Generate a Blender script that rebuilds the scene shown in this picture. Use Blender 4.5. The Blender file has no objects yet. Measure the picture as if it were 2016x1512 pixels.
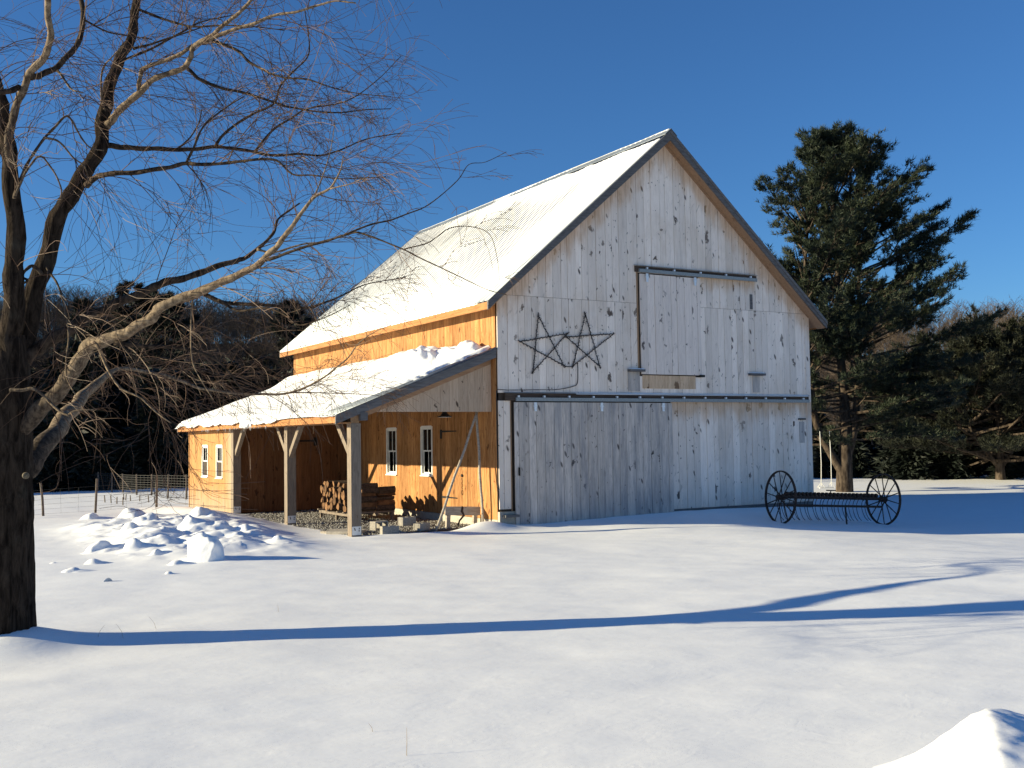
import bpy, math, random
import numpy as np
from mathutils import Vector

rnd = random.Random(7)
nr = np.random.RandomState(11)
sc = bpy.context.scene
COL = sc.collection

# ------------------------------------------------------------------ camera, sky, sun, exposure
F_PX, YAW, PITCH, ROLL = 2084.45, .5312, .0519, -.0153          # focal length in pixels of the 2016 px wide photograph
CAM = np.array([-12.5575, -22.0728, 2.1349])
FWD = np.array([math.sin(YAW)*math.cos(PITCH), math.cos(YAW)*math.cos(PITCH), math.sin(PITCH)])
_r0 = np.array([math.cos(YAW), -math.sin(YAW), 0.0])
_u0 = np.array([-math.sin(YAW)*math.sin(PITCH), -math.cos(YAW)*math.sin(PITCH), math.cos(PITCH)])
RGT = _r0*math.cos(ROLL)+_u0*math.sin(ROLL)
UPV = -_r0*math.sin(ROLL)+_u0*math.cos(ROLL)
cam_d = bpy.data.cameras.new('camera'); cam = bpy.data.objects.new('camera', cam_d); COL.objects.link(cam)
cam_d.sensor_width = 36; cam_d.lens = F_PX/2016*36; cam_d.clip_start = .05; cam_d.clip_end = 3000
from mathutils import Matrix
m = Matrix.Identity(4)
for i in range(3):
    m[i][0], m[i][1], m[i][2], m[i][3] = RGT[i], UPV[i], -FWD[i], CAM[i]
cam.matrix_world = m
sc.camera = cam

SUN_AZ, SUN_EL = -68.0, 14.1                                     # azimuth clockwise from +Y
w = bpy.data.worlds.new('World'); sc.world = w; w.use_nodes = True
_n = w.node_tree
sky = _n.nodes.new('ShaderNodeTexSky'); sky.sky_type = 'NISHITA'; sky.sun_disc = False
sky.sun_elevation = math.radians(SUN_EL); sky.sun_rotation = math.radians(SUN_AZ)
sky.air_density = 1.0; sky.dust_density = 0.0; sky.ozone_density = 7.6
_n.links.new(sky.outputs[0], _n.nodes['Background'].inputs[0]); _n.nodes['Background'].inputs[1].default_value = .069
sl = bpy.data.lights.new('sun', 'SUN'); sl.energy = 4.8; sl.angle = math.radians(.53); sl.color = (1, .885, .60)
so = bpy.data.objects.new('sun', sl); COL.objects.link(so)
_a, _e = math.radians(SUN_AZ), math.radians(SUN_EL)
SUNV = Vector((math.sin(_a)*math.cos(_e), math.cos(_a)*math.cos(_e), math.sin(_e)))
so.rotation_euler = SUNV.to_track_quat('Z', 'Y').to_euler()
vs = sc.view_settings; vs.view_transform = 'Standard'; vs.look = 'None'; vs.gamma = 1; vs.use_curve_mapping = False
vs.exposure = 1.05
sc.render.engine = 'CYCLES'
sc.cycles.use_denoising = True
sc.cycles.max_bounces = 8; sc.cycles.diffuse_bounces = 5; sc.cycles.glossy_bounces = 3; sc.cycles.transparent_max_bounces = 8


def at(u, v, depth):
    """the point at a given distance along the view through a pixel of the photograph"""
    return CAM + (FWD + RGT*(u-1008)/F_PX + UPV*(756-v)/F_PX)*depth


def onz(u, v, z):
    d = FWD + RGT*(u-1008)/F_PX + UPV*(756-v)/F_PX
    return CAM + d*(z-CAM[2])/d[2]


# ------------------------------------------------------------------ noise on arrays
def _hash(ix, iy, seed):
    h = (ix.astype(np.int64)*374761393 + iy.astype(np.int64)*668265263 + seed*974711) & 0x7fffffff
    h = ((h ^ (h >> 13))*1274126177) & 0x7fffffff
    return ((h ^ (h >> 16)) & 0xffff)/65535.0


def vnoise(x, y, seed=0):
    x = np.asarray(x, float); y = np.asarray(y, float)
    ix = np.floor(x); iy = np.floor(y); fx = x-ix; fy = y-iy
    fx = fx*fx*fx*(fx*(fx*6-15)+10); fy = fy*fy*fy*(fy*(fy*6-15)+10)
    a = _hash(ix, iy, seed); b = _hash(ix+1, iy, seed); c = _hash(ix, iy+1, seed); d = _hash(ix+1, iy+1, seed)
    return (a+(b-a)*fx)*(1-fy)+(c+(d-c)*fx)*fy*1.0-.5


def fbm(x, y, seed=0, octv=4):
    s = 0; a = 1.0
    for k in range(octv):
        s = s+a*vnoise(x*2**k+k*17.3, y*2**k-k*9.1, seed+k); a *= .5
    return s


def sstep(a, b, x):
    t = np.clip((np.asarray(x, float)-a)/(b-a), 0, 1)
    return t*t*(3-2*t)


# ------------------------------------------------------------------ objects and meshes
def tag(o, label=None, cat=None, group=None, kind=None):
    if label: o['label'] = label
    if cat: o['category'] = cat
    if group: o['group'] = group
    if kind: o['kind'] = kind
    return o


def empty(name, loc=(0, 0, 0), rz=0):
    o = bpy.data.objects.new(name, None); COL.objects.link(o); o.location = tuple(float(c) for c in loc); o.rotation_euler[2] = rz
    o.empty_display_size = .2
    return o


def link(name, me, mat=None, parent=None, smooth=False):
    if mat and not me.materials: me.materials.append(mat)
    if smooth: me.shade_smooth()
    o = bpy.data.objects.new(name, me); COL.objects.link(o)
    if parent: o.parent = parent
    return o


def np_mesh(name, V, Fc):
    """V (n,3), Fc (m,k) with k 3 or 4"""
    me = bpy.data.meshes.new(name); V = np.asarray(V, np.float32); Fc = np.asarray(Fc, np.int32); k = Fc.shape[1]
    me.vertices.add(len(V)); me.vertices.foreach_set('co', V.ravel())
    me.loops.add(Fc.size); me.loops.foreach_set('vertex_index', Fc.ravel())
    me.polygons.add(len(Fc)); me.polygons.foreach_set('loop_start', np.arange(0, Fc.size, k, dtype=np.int32))
    me.update(calc_edges=True); me.validate()
    return me


class MB:
    """collects shapes for one mesh"""
    def __init__(s): s.v = []; s.f = []

    def box(s, x0, x1, y0, y1, z0, z1):
        b = len(s.v)
        s.v += [(x0, y0, z0), (x1, y0, z0), (x1, y1, z0), (x0, y1, z0), (x0, y0, z1), (x1, y0, z1), (x1, y1, z1), (x0, y1, z1)]
        s.f += [tuple(b+i for i in q) for q in ((0, 3, 2, 1), (4, 5, 6, 7), (0, 1, 5, 4), (1, 2, 6, 5), (2, 3, 7, 6), (3, 0, 4, 7))]
        return s

    def prism(s, poly, axis, a0, a1):
        """polygon in the plane across `axis` (y: x,z pairs; x: y,z pairs), drawn out from a0 to a1"""
        b = len(s.v); n = len(poly)
        for a in (a0, a1):
            for p, q in poly:
                s.v.append((p, a, q) if axis == 'y' else (a, p, q) if axis == 'x' else (p, q, a))
        s.f.append(tuple(range(b, b+n))); s.f.append(tuple(range(b+2*n-1, b+n-1, -1)))
        for i in range(n):
            j = (i+1) % n; s.f.append((b+j, b+i, b+n+i, b+n+j))
        return s

    def beam(s, p, q, w_, h_, up=(0, 0, 1)):
        p = Vector(p); q = Vector(q); d = (q-p).normalized(); u = Vector(up); r = d.cross(u).normalized(); u = r.cross(d)
        b = len(s.v)
        for c in (p, q):
            for a, e in ((-1, -1), (1, -1), (1, 1), (-1, 1)):
                s.v.append(tuple(c+r*(a*w_/2)+u*(e*h_/2)))
        s.f += [tuple(b+i for i in k) for k in ((0, 1, 2, 3), (7, 6, 5, 4), (0, 4, 5, 1), (1, 5, 6, 2), (2, 6, 7, 3), (3, 7, 4, 0))]
        return s

    def tube(s, pts, rad, n=6, cap=True):
        b = len(s.v); P = [Vector(p) for p in pts]; k = len(P)
        if not hasattr(rad, '__len__'): rad = [rad]*k
        ref = None
        for i in range(k):
            d = (P[min(i+1, k-1)]-P[max(i-1, 0)])
            d = d.normalized() if d.length > 1e-9 else Vector((0, 0, 1))
            if ref is None: ref = d.orthogonal().normalized()
            r = (ref-d*ref.dot(d)); r = r.normalized() if r.length > 1e-6 else d.orthogonal().normalized()
            ref = r; q = d.cross(r)
            for j in range(n):
                a = 2*math.pi*j/n
                s.v.append(tuple(P[i]+(r*math.cos(a)+q*math.sin(a))*rad[i]))
        for i in range(k-1):
            for j in range(n):
                j2 = (j+1) % n
                s.f.append((b+i*n+j, b+i*n+j2, b+(i+1)*n+j2, b+(i+1)*n+j))
        if cap:
            s.f.append(tuple(b+j for j in reversed(range(n)))); s.f.append(tuple(b+(k-1)*n+j for j in range(n)))
        return s

    def ring(s, c, nrm, R, w_, t_, n=40):
        """a flat hoop: radius R, width w_ along the axis, thickness t_"""
        c = Vector(c); nrm = Vector(nrm).normalized(); a = nrm.orthogonal().normalized(); e = nrm.cross(a); b = len(s.v)
        for i in range(n):
            t = 2*math.pi*i/n; d = a*math.cos(t)+e*math.sin(t)
            for rr, ww in ((R-t_, -w_/2), (R, -w_/2), (R, w_/2), (R-t_, w_/2)):
                s.v.append(tuple(c+d*rr+nrm*ww))
        for i in range(n):
            j = (i+1) % n
            for k in range(4):
                l = (k+1) % 4
                s.f.append((b+i*4+k, b+i*4+l, b+j*4+l, b+j*4+k))
        return s

    def lathe(s, c, prof, n=24):
        b = len(s.v); k = len(prof)
        for r, z in prof:
            for j in range(n):
                a = 2*math.pi*j/n; s.v.append((c[0]+r*math.cos(a), c[1]+r*math.sin(a), c[2]+z))
        for i in range(k-1):
            for j in range(n):
                j2 = (j+1) % n; s.f.append((b+i*n+j, b+i*n+j2, b+(i+1)*n+j2, b+(i+1)*n+j))
        return s

    def mesh(s, name):
        me = bpy.data.meshes.new(name); me.from_pydata(s.v, [], s.f); me.update(); return me

    def build(s, name, mat, parent=None, smooth=False):
        return link(name, s.mesh(name), mat, parent, smooth)


def grid_mesh(name, X, Y, Z):
    n, k = X.shape
    V = np.stack([X.ravel(), Y.ravel(), Z.ravel()], 1)
    i = np.arange(n*k).reshape(n, k)
    Fc = np.stack([i[:-1, :-1], i[:-1, 1:], i[1:, 1:], i[1:, :-1]], -1).reshape(-1, 4)
    return np_mesh(name, V, Fc)


# ------------------------------------------------------------------ materials
class NT:
    def __init__(s, name):
        s.m = bpy.data.materials.new(name); s.m.use_nodes = True; s.t = s.m.node_tree
        s.p = s.t.nodes['Principled BSDF']; s.l = s.t.links
        s.tc = s.t.nodes.new('ShaderNodeTexCoord').outputs['Object']; s._oi = None

    def set(s, sock, v):
        if hasattr(v, 'is_linked') or hasattr(v, 'links'): s.l.new(v, sock)
        elif isinstance(v, (tuple, list)) and len(v) == 3 and len(sock.default_value) == 4: sock.default_value = (*v, 1)
        else: sock.default_value = v

    def math(s, op, a, b=0.0, c=None, clamp=False):
        n = s.t.nodes.new('ShaderNodeMath'); n.operation = op; n.use_clamp = clamp
        s.set(n.inputs[0], a); s.set(n.inputs[1], b)
        if c is not None: s.set(n.inputs[2], c)
        return n.outputs[0]

    def rng(s, v, a, b, c=0.0, d=1.0, smooth=True):
        n = s.t.nodes.new('ShaderNodeMapRange'); n.interpolation_type = 'SMOOTHSTEP' if smooth else 'LINEAR'
        s.set(n.inputs[0], v); n.inputs[1].default_value = a; n.inputs[2].default_value = b; n.inputs[3].default_value = c; n.inputs[4].default_value = d
        return n.outputs[0]

    def mix(s, f, a, b, mode='MIX'):
        n = s.t.nodes.new('ShaderNodeMix'); n.data_type = 'RGBA'; n.blend_type = mode
        s.set(n.inputs[0], f); s.set(n.inputs[6], a); s.set(n.inputs[7], b)
        return n.outputs[2]

    def map(s, vec, scale=(1, 1, 1), loc=(0, 0, 0)):
        n = s.t.nodes.new('ShaderNodeMapping'); s.set(n.inputs[0], vec); n.inputs[3].default_value = scale; n.inputs[1].default_value = loc
        return n.outputs[0]

    def noise(s, vec, scale=1.0, detail=3.0, rough=.55, dist=0.0, out=0):
        n = s.t.nodes.new('ShaderNodeTexNoise'); s.set(n.inputs['Vector'], vec); n.inputs['Scale'].default_value = scale
        n.inputs['Detail'].default_value = detail; n.inputs['Roughness'].default_value = rough; n.inputs['Distortion'].default_value = dist
        return n.outputs[out]

    def vor(s, vec, scale=1.0, out='Distance', feat='F1'):
        n = s.t.nodes.new('ShaderNodeTexVoronoi'); n.feature = feat; s.set(n.inputs['Vector'], vec); n.inputs['Scale'].default_value = scale
        return n.outputs[out]

    def sep(s, vec):
        n = s.t.nodes.new('ShaderNodeSeparateXYZ'); s.set(n.inputs[0], vec); return n.outputs

    def comb(s, x, y, z):
        n = s.t.nodes.new('ShaderNodeCombineXYZ'); s.set(n.inputs[0], x); s.set(n.inputs[1], y); s.set(n.inputs[2], z); return n.outputs[0]

    def vadd(s, a, b):
        n = s.t.nodes.new('ShaderNodeVectorMath'); n.operation = 'ADD'; s.set(n.inputs[0], a); s.set(n.inputs[1], b); return n.outputs[0]

    def rand(s):
        if s._oi is None: s._oi = s.t.nodes.new('ShaderNodeObjectInfo').outputs['Random']
        return s._oi

    def bump(s, h, strength=.3, dist=.01, chain=None):
        n = s.t.nodes.new('ShaderNodeBump'); n.inputs['Strength'].default_value = strength; n.inputs['Distance'].default_value = dist
        s.set(n.inputs['Height'], h)
        if chain is not None: s.set(n.inputs['Normal'], chain)
        return n.outputs[0]

    def out(s, col, rough=.8, normal=None, metal=0.0, spec=.3):
        s.set(s.p.inputs['Base Color'], col); s.set(s.p.inputs['Roughness'], rough); s.p.inputs['Metallic'].default_value = metal
        s.p.inputs['Specular IOR Level'].default_value = spec
        if normal is not None: s.set(s.p.inputs['Normal'], normal)
        return s.m


def plain(name, col, var=.15, scale=8.0, rough=.7, metal=0.0, spec=.3, bump=.2, bd=.004):
    t = NT(name); n = t.noise(t.tc, scale, 5)
    c = t.mix(t.rng(n, .3, .7, 0, 1), tuple(c*(1-var) for c in col), tuple(min(1, c*(1+var)) for c in col))
    return t.out(c, rough, t.bump(n, bump, bd), metal, spec)


GW, RZ, RS, GX = 10.38, 10.26, .861, 5.19        # gable width, ridge height, roof slope, ridge x


def wood(name, light, dark, knotc, knots=1.0, grain=1.0, tonevar=.16, weather=None, stain=None, horiz=None, rough=.8):
    """sawn boards: grain along z (or along `horiz`), knots, a tone of its own for each board"""
    t = NT(name); r = t.rand()
    off = t.comb(t.math('MULTIPLY', r, 31.7), t.math('MULTIPLY', r, 17.3), t.math('MULTIPLY', r, 53.1))
    p = t.vadd(t.tc, off)
    g = {None: (1, 1, .06), 'y': (1, .06, 1), 'x': (.06, 1, 1)}[horiz]
    k3 = {None: (1, 1, .42), 'y': (1, .42, 1), 'x': (.42, 1, 1)}[horiz]
    warp = t.noise(p, 2.2, 2)
    pw = t.vadd(p, t.comb(t.math('MULTIPLY', warp, .10), t.math('MULTIPLY', warp, .10), t.math('MULTIPLY', warp, .1)))
    gr = t.noise(t.map(pw, g), 26, 5, .6)
    fine = t.noise(t.map(pw, g), 110, 3, .6)
    col = t.mix(t.math('MULTIPLY', t.rng(gr, .35, .72), grain), light, dark)
    col = t.mix(t.math('MULTIPLY', t.rng(fine, .5, .8), .35*grain), col, dark)
    # knots
    kw = t.vadd(t.map(p, k3), t.comb(t.math('MULTIPLY', t.noise(p, 6, 3), .30), t.math('MULTIPLY', t.noise(p, 6.5, 3), .30), t.math('MULTIPLY', t.noise(p, 7, 2), .10)))
    v = t.t.nodes.new('ShaderNodeTexVoronoi'); t.set(v.inputs['Vector'], kw); v.inputs['Scale'].default_value = 4.1
    pick = t.sep(v.outputs['Color'])
    size = t.math('MULTIPLY_ADD', t.math('POWER', pick[0], 2.5), .26, .10)
    core = t.math('SUBTRACT', 1.0, t.math('SMOOTH_MIN', t.math('DIVIDE', v.outputs['Distance'], size), 1.0, .1), clamp=True)
    on = t.rng(pick[1], .32, .36)
    kn = t.math('MULTIPLY', t.math('MULTIPLY', t.rng(core, .03, .45), on), t.math('MULTIPLY_ADD', pick[2], .45*knots, .6*knots), clamp=True)
    halo = t.math('MULTIPLY', t.math('MULTIPLY', t.rng(v.outputs['Distance'], .34, .10), on), .32*knots)
    col = t.mix(halo, col, dark)
    col = t.mix(kn, col, knotc)
    # second, sparser family: slanting spike knots
    s3 = {None: (1.9, 1.9, .55), 'y': (1.9, .55, 1.9), 'x': (.55, 1.9, 1.9)}[horiz]
    sp = t.vadd(t.map(p, s3, (3.1, 1.7, 9.2)), t.comb(t.math('MULTIPLY', t.sep(p)[2], .55), t.math('MULTIPLY', t.sep(p)[2], .55), 0.0))
    v2 = t.t.nodes.new('ShaderNodeTexVoronoi'); t.set(v2.inputs['Vector'], sp); v2.inputs['Scale'].default_value = 2.3
    pk2 = t.sep(v2.outputs['Color'])
    k2 = t.math('MULTIPLY', t.math('MULTIPLY', t.rng(v2.outputs['Distance'], .18, .08), t.rng(pk2[2], .40, .45)), knots*.85, clamp=True)
    col = t.mix(k2, col, knotc)
    # pin knots
    v3 = t.t.nodes.new('ShaderNodeTexVoronoi'); t.set(v3.inputs['Vector'], t.map(kw, (1, 1, 1), (7.7, 2.2, 4.1))); v3.inputs['Scale'].default_value = 9.5
    k3_ = t.math('MULTIPLY', t.math('MULTIPLY', t.rng(v3.outputs['Distance'], .20, .11), t.rng(t.sep(v3.outputs['Color'])[0], .72, .76)), knots*.8, clamp=True)
    col = t.mix(k3_, col, knotc)
    # pale brown flares round branch scars
    fl = t.noise(t.vadd(t.map(p, s3, (1.3, 5.7, 2.2)), t.comb(t.math('MULTIPLY', t.sep(p)[2], -.6), 0.0, 0.0)), 4.6, 3, .6, 1.2)
    col = t.mix(t.math('MULTIPLY', t.rng(fl, .63, .72), .5*knots), col, tuple(.5*a_+.5*b_ for a_, b_ in zip(dark, knotc)))
    # tone of the single board
    tone = t.math('MULTIPLY_ADD', r, 2*tonevar, 1-tonevar)
    col = t.mix(1.0, col, t.comb(tone, tone, tone), 'MULTIPLY')
    if weather: col = weather(t, col)
    if stain: col = stain(t, col)
    b = t.bump(t.math('ADD', gr, t.math('MULTIPLY', kn, .6)), .35, .004)
    return t.out(col, rough, b, 0, .2)


def gable_weather(t, col):
    """where rain never reaches - close under the rakes and below the track boards - the boards keep their fresh orange tone"""
    x, y, z = t.sep(t.tc)[:3]
    zr = t.math('SUBTRACT', RZ-.2, t.math('MULTIPLY', t.math('ABSOLUTE', t.math('SUBTRACT', x, GX)), RS))
    d = t.math('SUBTRACT', zr, z)
    n = t.noise(t.map(t.tc, (1.0, 1.0, .35)), 3.2, 4, .6)
    dn = t.math('ADD', d, t.math('MULTIPLY_ADD', n, -1.6, .72))
    f = t.rng(dn, .80, .10)
    tr = t.math('MULTIPLY', t.rng(t.math('ADD', z, t.math('MULTIPLY_ADD', n, 1.1, -.55)), 2.45, 2.95), t.math('MULTIPLY', t.rng(z, 3.1, 3.05), t.rng(x, 5.2, 5.3)))
    tr2 = t.math('MULTIPLY', t.rng(t.math('ADD', z, t.math('MULTIPLY_ADD', n, .8, -.4)), 6.0, 6.42), t.math('MULTIPLY', t.rng(z, 6.5, 6.45), t.math('MULTIPLY', t.rng(x, 6.25, 6.3), t.rng(x, 8.4, 8.3))))
    f = t.math('MAXIMUM', f, t.math('MAXIMUM', tr, tr2))
    fresh = t.mix(t.rng(t.noise(t.map(t.tc, (1, 1, .1)), 22, 4), .35, .7), (.66, .43, .25), (.46, .26, .12))
    pat = t.noise(t.map(t.tc, (1, 1, .55)), .9, 5, .62)                     # warm, less bleached patches
    col = t.mix(t.math('MULTIPLY', t.rng(pat, .48, .70), .42), col, (.62, .49, .37))
    return t.mix(t.math('MULTIPLY', f, .85), col, t.mix(.22, fresh, col, 'MIX'))


def gable_stain(t, col):
    """grey mildew streaks"""
    x, y, z = t.sep(t.tc)[:3]
    n = t.noise(t.map(t.tc, (1, 1, .16)), 4.2, 5, .65)
    n2 = t.noise(t.map(t.tc, (1.4, 1.4, .9)), 1.1, 3, .6)
    low = t.rng(t.math('ADD', z, t.math('MULTIPLY_ADD', n2, 2.4, -1.2)), 1.3, .0)
    f = t.math('MULTIPLY', t.rng(n, .52, .76), t.math('MULTIPLY_ADD', low, .70, .30), clamp=True)
    f = t.math('MAXIMUM', f, t.math('MULTIPLY', low, .42))
    return t.mix(t.math('MULTIPLY', f, .72), col, (.27, .265, .27))


def door_stain(t, col):
    n = t.noise(t.map(t.tc, (1, 1, .12)), 5.0, 5, .65)
    return t.mix(t.math('MULTIPLY', t.rng(n, .40, .68), .72), gable_stain(t, col), (.24, .24, .25))


def room_weather(t, col):
    """the outer wall of the closed bay has greyed low down and towards the open end"""
    x, y, z = t.sep(t.tc)[:3]
    n = t.noise(t.map(t.tc, (1, 1, .15)), 5, 4)
    f = t.rng(t.math('ADD', z, t.math('MULTIPLY_ADD', n, 1.2, -.6)), 1.0, -.1)
    f2 = t.rng(t.math('ADD', y, t.math('MULTIPLY_ADD', n, .8, -.4)), 10.6, 9.5)
    return t.mix(t.math('MULTIPLY', t.math('MAXIMUM', f, f2), .7), col, (.34, .29, .22))


M = {}
M['gable'] = wood('weathered_board', (.92, .805, .70), (.77, .655, .56), (.06, .042, .035), 1.1, .75, .13, gable_weather, gable_stain)
M['door'] = wood('door_board', (.64, .57, .51), (.45, .395, .35), (.055, .042, .038), 1.05, .95, .17, None, door_stain)
M['udoor'] = wood('loft_door_board', (.82, .715, .63), (.67, .57, .50), (.10, .08, .075), .95, .8, .10, None, gable_stain)
M['pine'] = wood('fresh_pine_board', (.45, .228, .090), (.265, .112, .036), (.085, .028, .010), 1.0, 1.25, .20)
M['pine_room'] = wood('closed_bay_board', (.44, .235, .094), (.30, .14, .048), (.12, .045, .015), .6, 1.0, .10, room_weather)
M['pine_shaded'] = wood('shaded_pine_board', (.22, .105, .045), (.14, .06, .025), (.035, .014, .007), .9, 1.0, .22)  # darker copy of the pine, with the porch shade put into its colour
M['pine_h'] = wood('fresh_fascia', (.40, .19, .074), (.27, .115, .04), (.12, .05, .015), .5, 1.0, .08, horiz='y')
M['soffit'] = wood('soffit_board', (.40, .25, .15), (.29, .17, .10), (.14, .065, .03), .5, .9, .08, horiz='x')
M['post'] = wood('post_timber', (.25, .20, .155), (.16, .128, .10), (.07, .045, .03), .6, 1.0, .08)
M['beam'] = wood('beam_timber', (.38, .24, .135), (.26, .15, .08), (.12, .07, .04), .6, 1.0, .08, horiz='y')
M['gable_l'] = wood('lean_to_gable_board', (.55, .41, .295), (.42, .30, .205), (.06, .035, .022), 1.1, .9, .12)
M['patch'] = wood('fresh_patch_board', (.66, .48, .32), (.48, .32, .20), (.13, .07, .035), 1.1, 1.0, .12)
M['jamb'] = wood('jamb_board', (.36, .24, .15), (.25, .155, .09), (.1, .05, .03), .4, .9, .08)
M['grey'] = wood('grey_timber', (.155, .15, .15), (.095, .092, .094), (.05, .045, .045), .5, 1.0, .12, horiz='x')
M['darkbrown'] = wood('track_board', (.10, .072, .055), (.05, .035, .028), (.03, .02, .015), .4, 1.0, .1, horiz='x')
M['oldwood'] = wood('old_grey_plank', (.42, .37, .31), (.26, .225, .19), (.06, .045, .035), 1.0, 1.0, .1, horiz='x')
M['core'] = plain('dark_backing', (.06, .045, .035), rough=.95)
M['white'] = plain('white_paint', (.74, .73, .70), .04, 6, .5)
M['galv'] = plain('galvanised_steel', (.27, .29, .29), .15, 30, .55, .4)
M['hang'] = plain('bright_steel', (.72, .74, .76), .1, 30, .4, .3)
M['metalroof'] = plain('roof_steel', (.20, .225, .255), .12, 3, .45, .35, bump=.05)
M['black'] = plain('black_iron', (.022, .02, .019), .3, 30, .6, .3)
M['rust'] = plain('rusty_iron', (.055, .036, .028), .4, 22, .8, .25, bump=.5)
M['concrete'] = plain('concrete', (.42, .38, .32), .15, 12, .9, bump=.4, bd=.006)
M['cblock'] = plain('grey_block', (.30, .275, .24), .2, 30, .95, bump=.6, bd=.006)
M['rope'] = plain('white_rope', (.72, .70, .64), .1, 40, .8)
M['cable'] = plain('black_cable', (.03, .028, .028), .1, 40, .6)
M['stick'] = plain('bark_stick', (.05, .042, .04), .4, 40, .9, bump=.5)
M['fpost'] = plain('fence_post', (.125, .10, .08), .35, 14, .95, bump=.6, bd=.01)
M['wire'] = plain('fence_wire', (.07, .07, .07), .1, 4, .7, .2)
M['stake'] = plain('stake', (.17, .14, .11), .2, 20, .9)
M['hillground'] = plain('forest_floor', (.06, .047, .037), .4, .3, 1.0)
M['shade'] = plain('lamp_enamel', (.02, .022, .022), .1, 5, .35)

t = NT('window_glass')
M['glass'] = t.out((.012, .013, .014), .06, None, 0, .6)

t = NT('snow')
n1 = t.noise(t.tc, 1.3, 4, .55); n2 = t.noise(t.tc, 16, 5, .6); n3 = t.noise(t.tc, 140, 2, .5)
c = t.mix(t.rng(n1, .3, .7), (.87, .875, .885), (.90, .90, .90))
nb = t.bump(n1, .08, .10); nb = t.bump(n2, .08, .010, nb); nb = t.bump(n3, .13, .0015, nb)
wc = t.noise(t.map(t.tc, (.5, 1.6, 1)), 3.0, 5, .6, 1.5); nb = t.bump(t.rng(wc, .48, .60), .055, .02, nb)
M['snow'] = t.out(c, .62, nb, 0, .25)
vz = t.t.nodes.new('ShaderNodeTexVoronoi'); t.set(vz.inputs['Vector'], t.tc); vz.inputs['Scale'].default_value = 170     # ice crystals: single flat facets
cs = t.sep(vz.outputs['Color'])
geo = t.t.nodes.new('ShaderNodeNewGeometry').outputs['Normal']
vm = t.t.nodes.new('ShaderNodeVectorMath'); vm.operation = 'NORMALIZE'
t.set(vm.inputs[0], t.vadd(geo, t.comb(t.math('MULTIPLY_ADD', cs[0], 1.6, -.8), t.math('MULTIPLY_ADD', cs[1], 1.6, -.8), 0.0)))
gl = t.t.nodes.new('ShaderNodeBsdfGlossy'); gl.inputs['Roughness'].default_value = .12; t.set(gl.inputs['Normal'], vm.outputs[0])
mx = t.t.nodes.new('ShaderNodeMixShader'); t.set(mx.inputs[0], t.math('MULTIPLY', t.math('MULTIPLY', t.rng(cs[2], .955, .96), t.rng(vz.outputs['Distance'], .5, .35)), .35))
outn = [n_ for n_ in t.t.nodes if n_.type == 'OUTPUT_MATERIAL'][0]
t.l.new(t.p.outputs[0], mx.inputs[1]); t.l.new(gl.outputs[0], mx.inputs[2]); t.l.new(mx.outputs[0], outn.inputs[0])

t = NT('roof_snow'); n2 = t.noise(t.tc, 9, 4, .55)
M['roofsnow'] = t.out((.90, .90, .895), .7, t.bump(n2, .25, .012), 0, .2)

t = NT('gravel_stone')
M['stone'] = t.out(t.mix(t.noise(t.tc, 26, 1), (.10, .095, .09), (.42, .40, .37)), .9)
M['gravel'] = plain('gravel_bed', (.13, .12, .11), .4, 40, .95, bump=1.0, bd=.02)

t = NT('willow_trunk_bark')
p = t.map(t.tc, (1, 1, .22)); v = t.noise(p, 17, 6, .65, .6)
c = t.mix(t.rng(v, .3, .7), (.008, .006, .005), (.055, .041, .031))
c = t.mix(t.math('MULTIPLY', t.rng(t.noise(t.tc, 3, 4), .55, .75), .35), c, (.085, .078, .062))
M['trunk'] = t.out(c, .95, t.bump(v, 1.0, .05), 0, .05)
t = NT('willow_limb_bark')
p = t.map(t.tc, (1, 1, .5)); v = t.noise(p, 24, 5, .65)
c = t.mix(t.rng(v, .3, .72), (.075, .053, .036), (.30, .225, .15))
xy = t.sep(t.tc); rad_ = t.math('SQRT', t.math('ADD', t.math('MULTIPLY', xy[0], xy[0]), t.math('MULTIPLY', xy[1], xy[1])))
old = t.rng(t.math('ADD', rad_, t.math('MULTIPLY_ADD', t.noise(t.tc, 5, 3), .8, -.4)), 1.25, .35)
c = t.mix(old, c, t.mix(t.rng(v, .3, .72), (.018, .013, .010), (.10, .075, .055)))
M['limb'] = t.out(c, .85, t.bump(v, .55, .008), 0, .15)
t = NT('willow_dark_bark')
v = t.noise(t.map(t.tc, (1, 1, .4)), 22, 5, .65)
M['limbdark'] = t.out(t.mix(t.rng(v, .3, .72), (.014, .010, .008), (.085, .061, .044)), .9, t.bump(v, .7, .012), 0, .1)
t = NT('willow_twig')
M['twig'] = t.out(t.mix(t.noise(t.tc, 2.5, 2), (.040, .021, .014), (.14, .080, .048)), .6, None, 0, .25)
t = NT('pine_bark'); v = t.noise(t.map(t.tc, (1, 1, .3)), 9, 5, .6)
M['pinebark'] = t.out(t.mix(t.rng(v, .3, .7), (.026, .019, .015), (.105, .08, .06)), .95, t.bump(v, .7, .02), 0, .1)


def foliage(name, a, b, sc_=.9):
    t = NT(name); n = t.noise(t.tc, sc_, 3); g = t.noise(t.tc, 7, 2)
    c = t.mix(t.rng(n, .3, .7), a, b); c = t.mix(t.math('MULTIPLY', t.rng(g, .55, .75), .5), c, tuple(min(1, k*1.6) for k in b))
    return t.out(c, .6, None, 0, .25)


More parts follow.
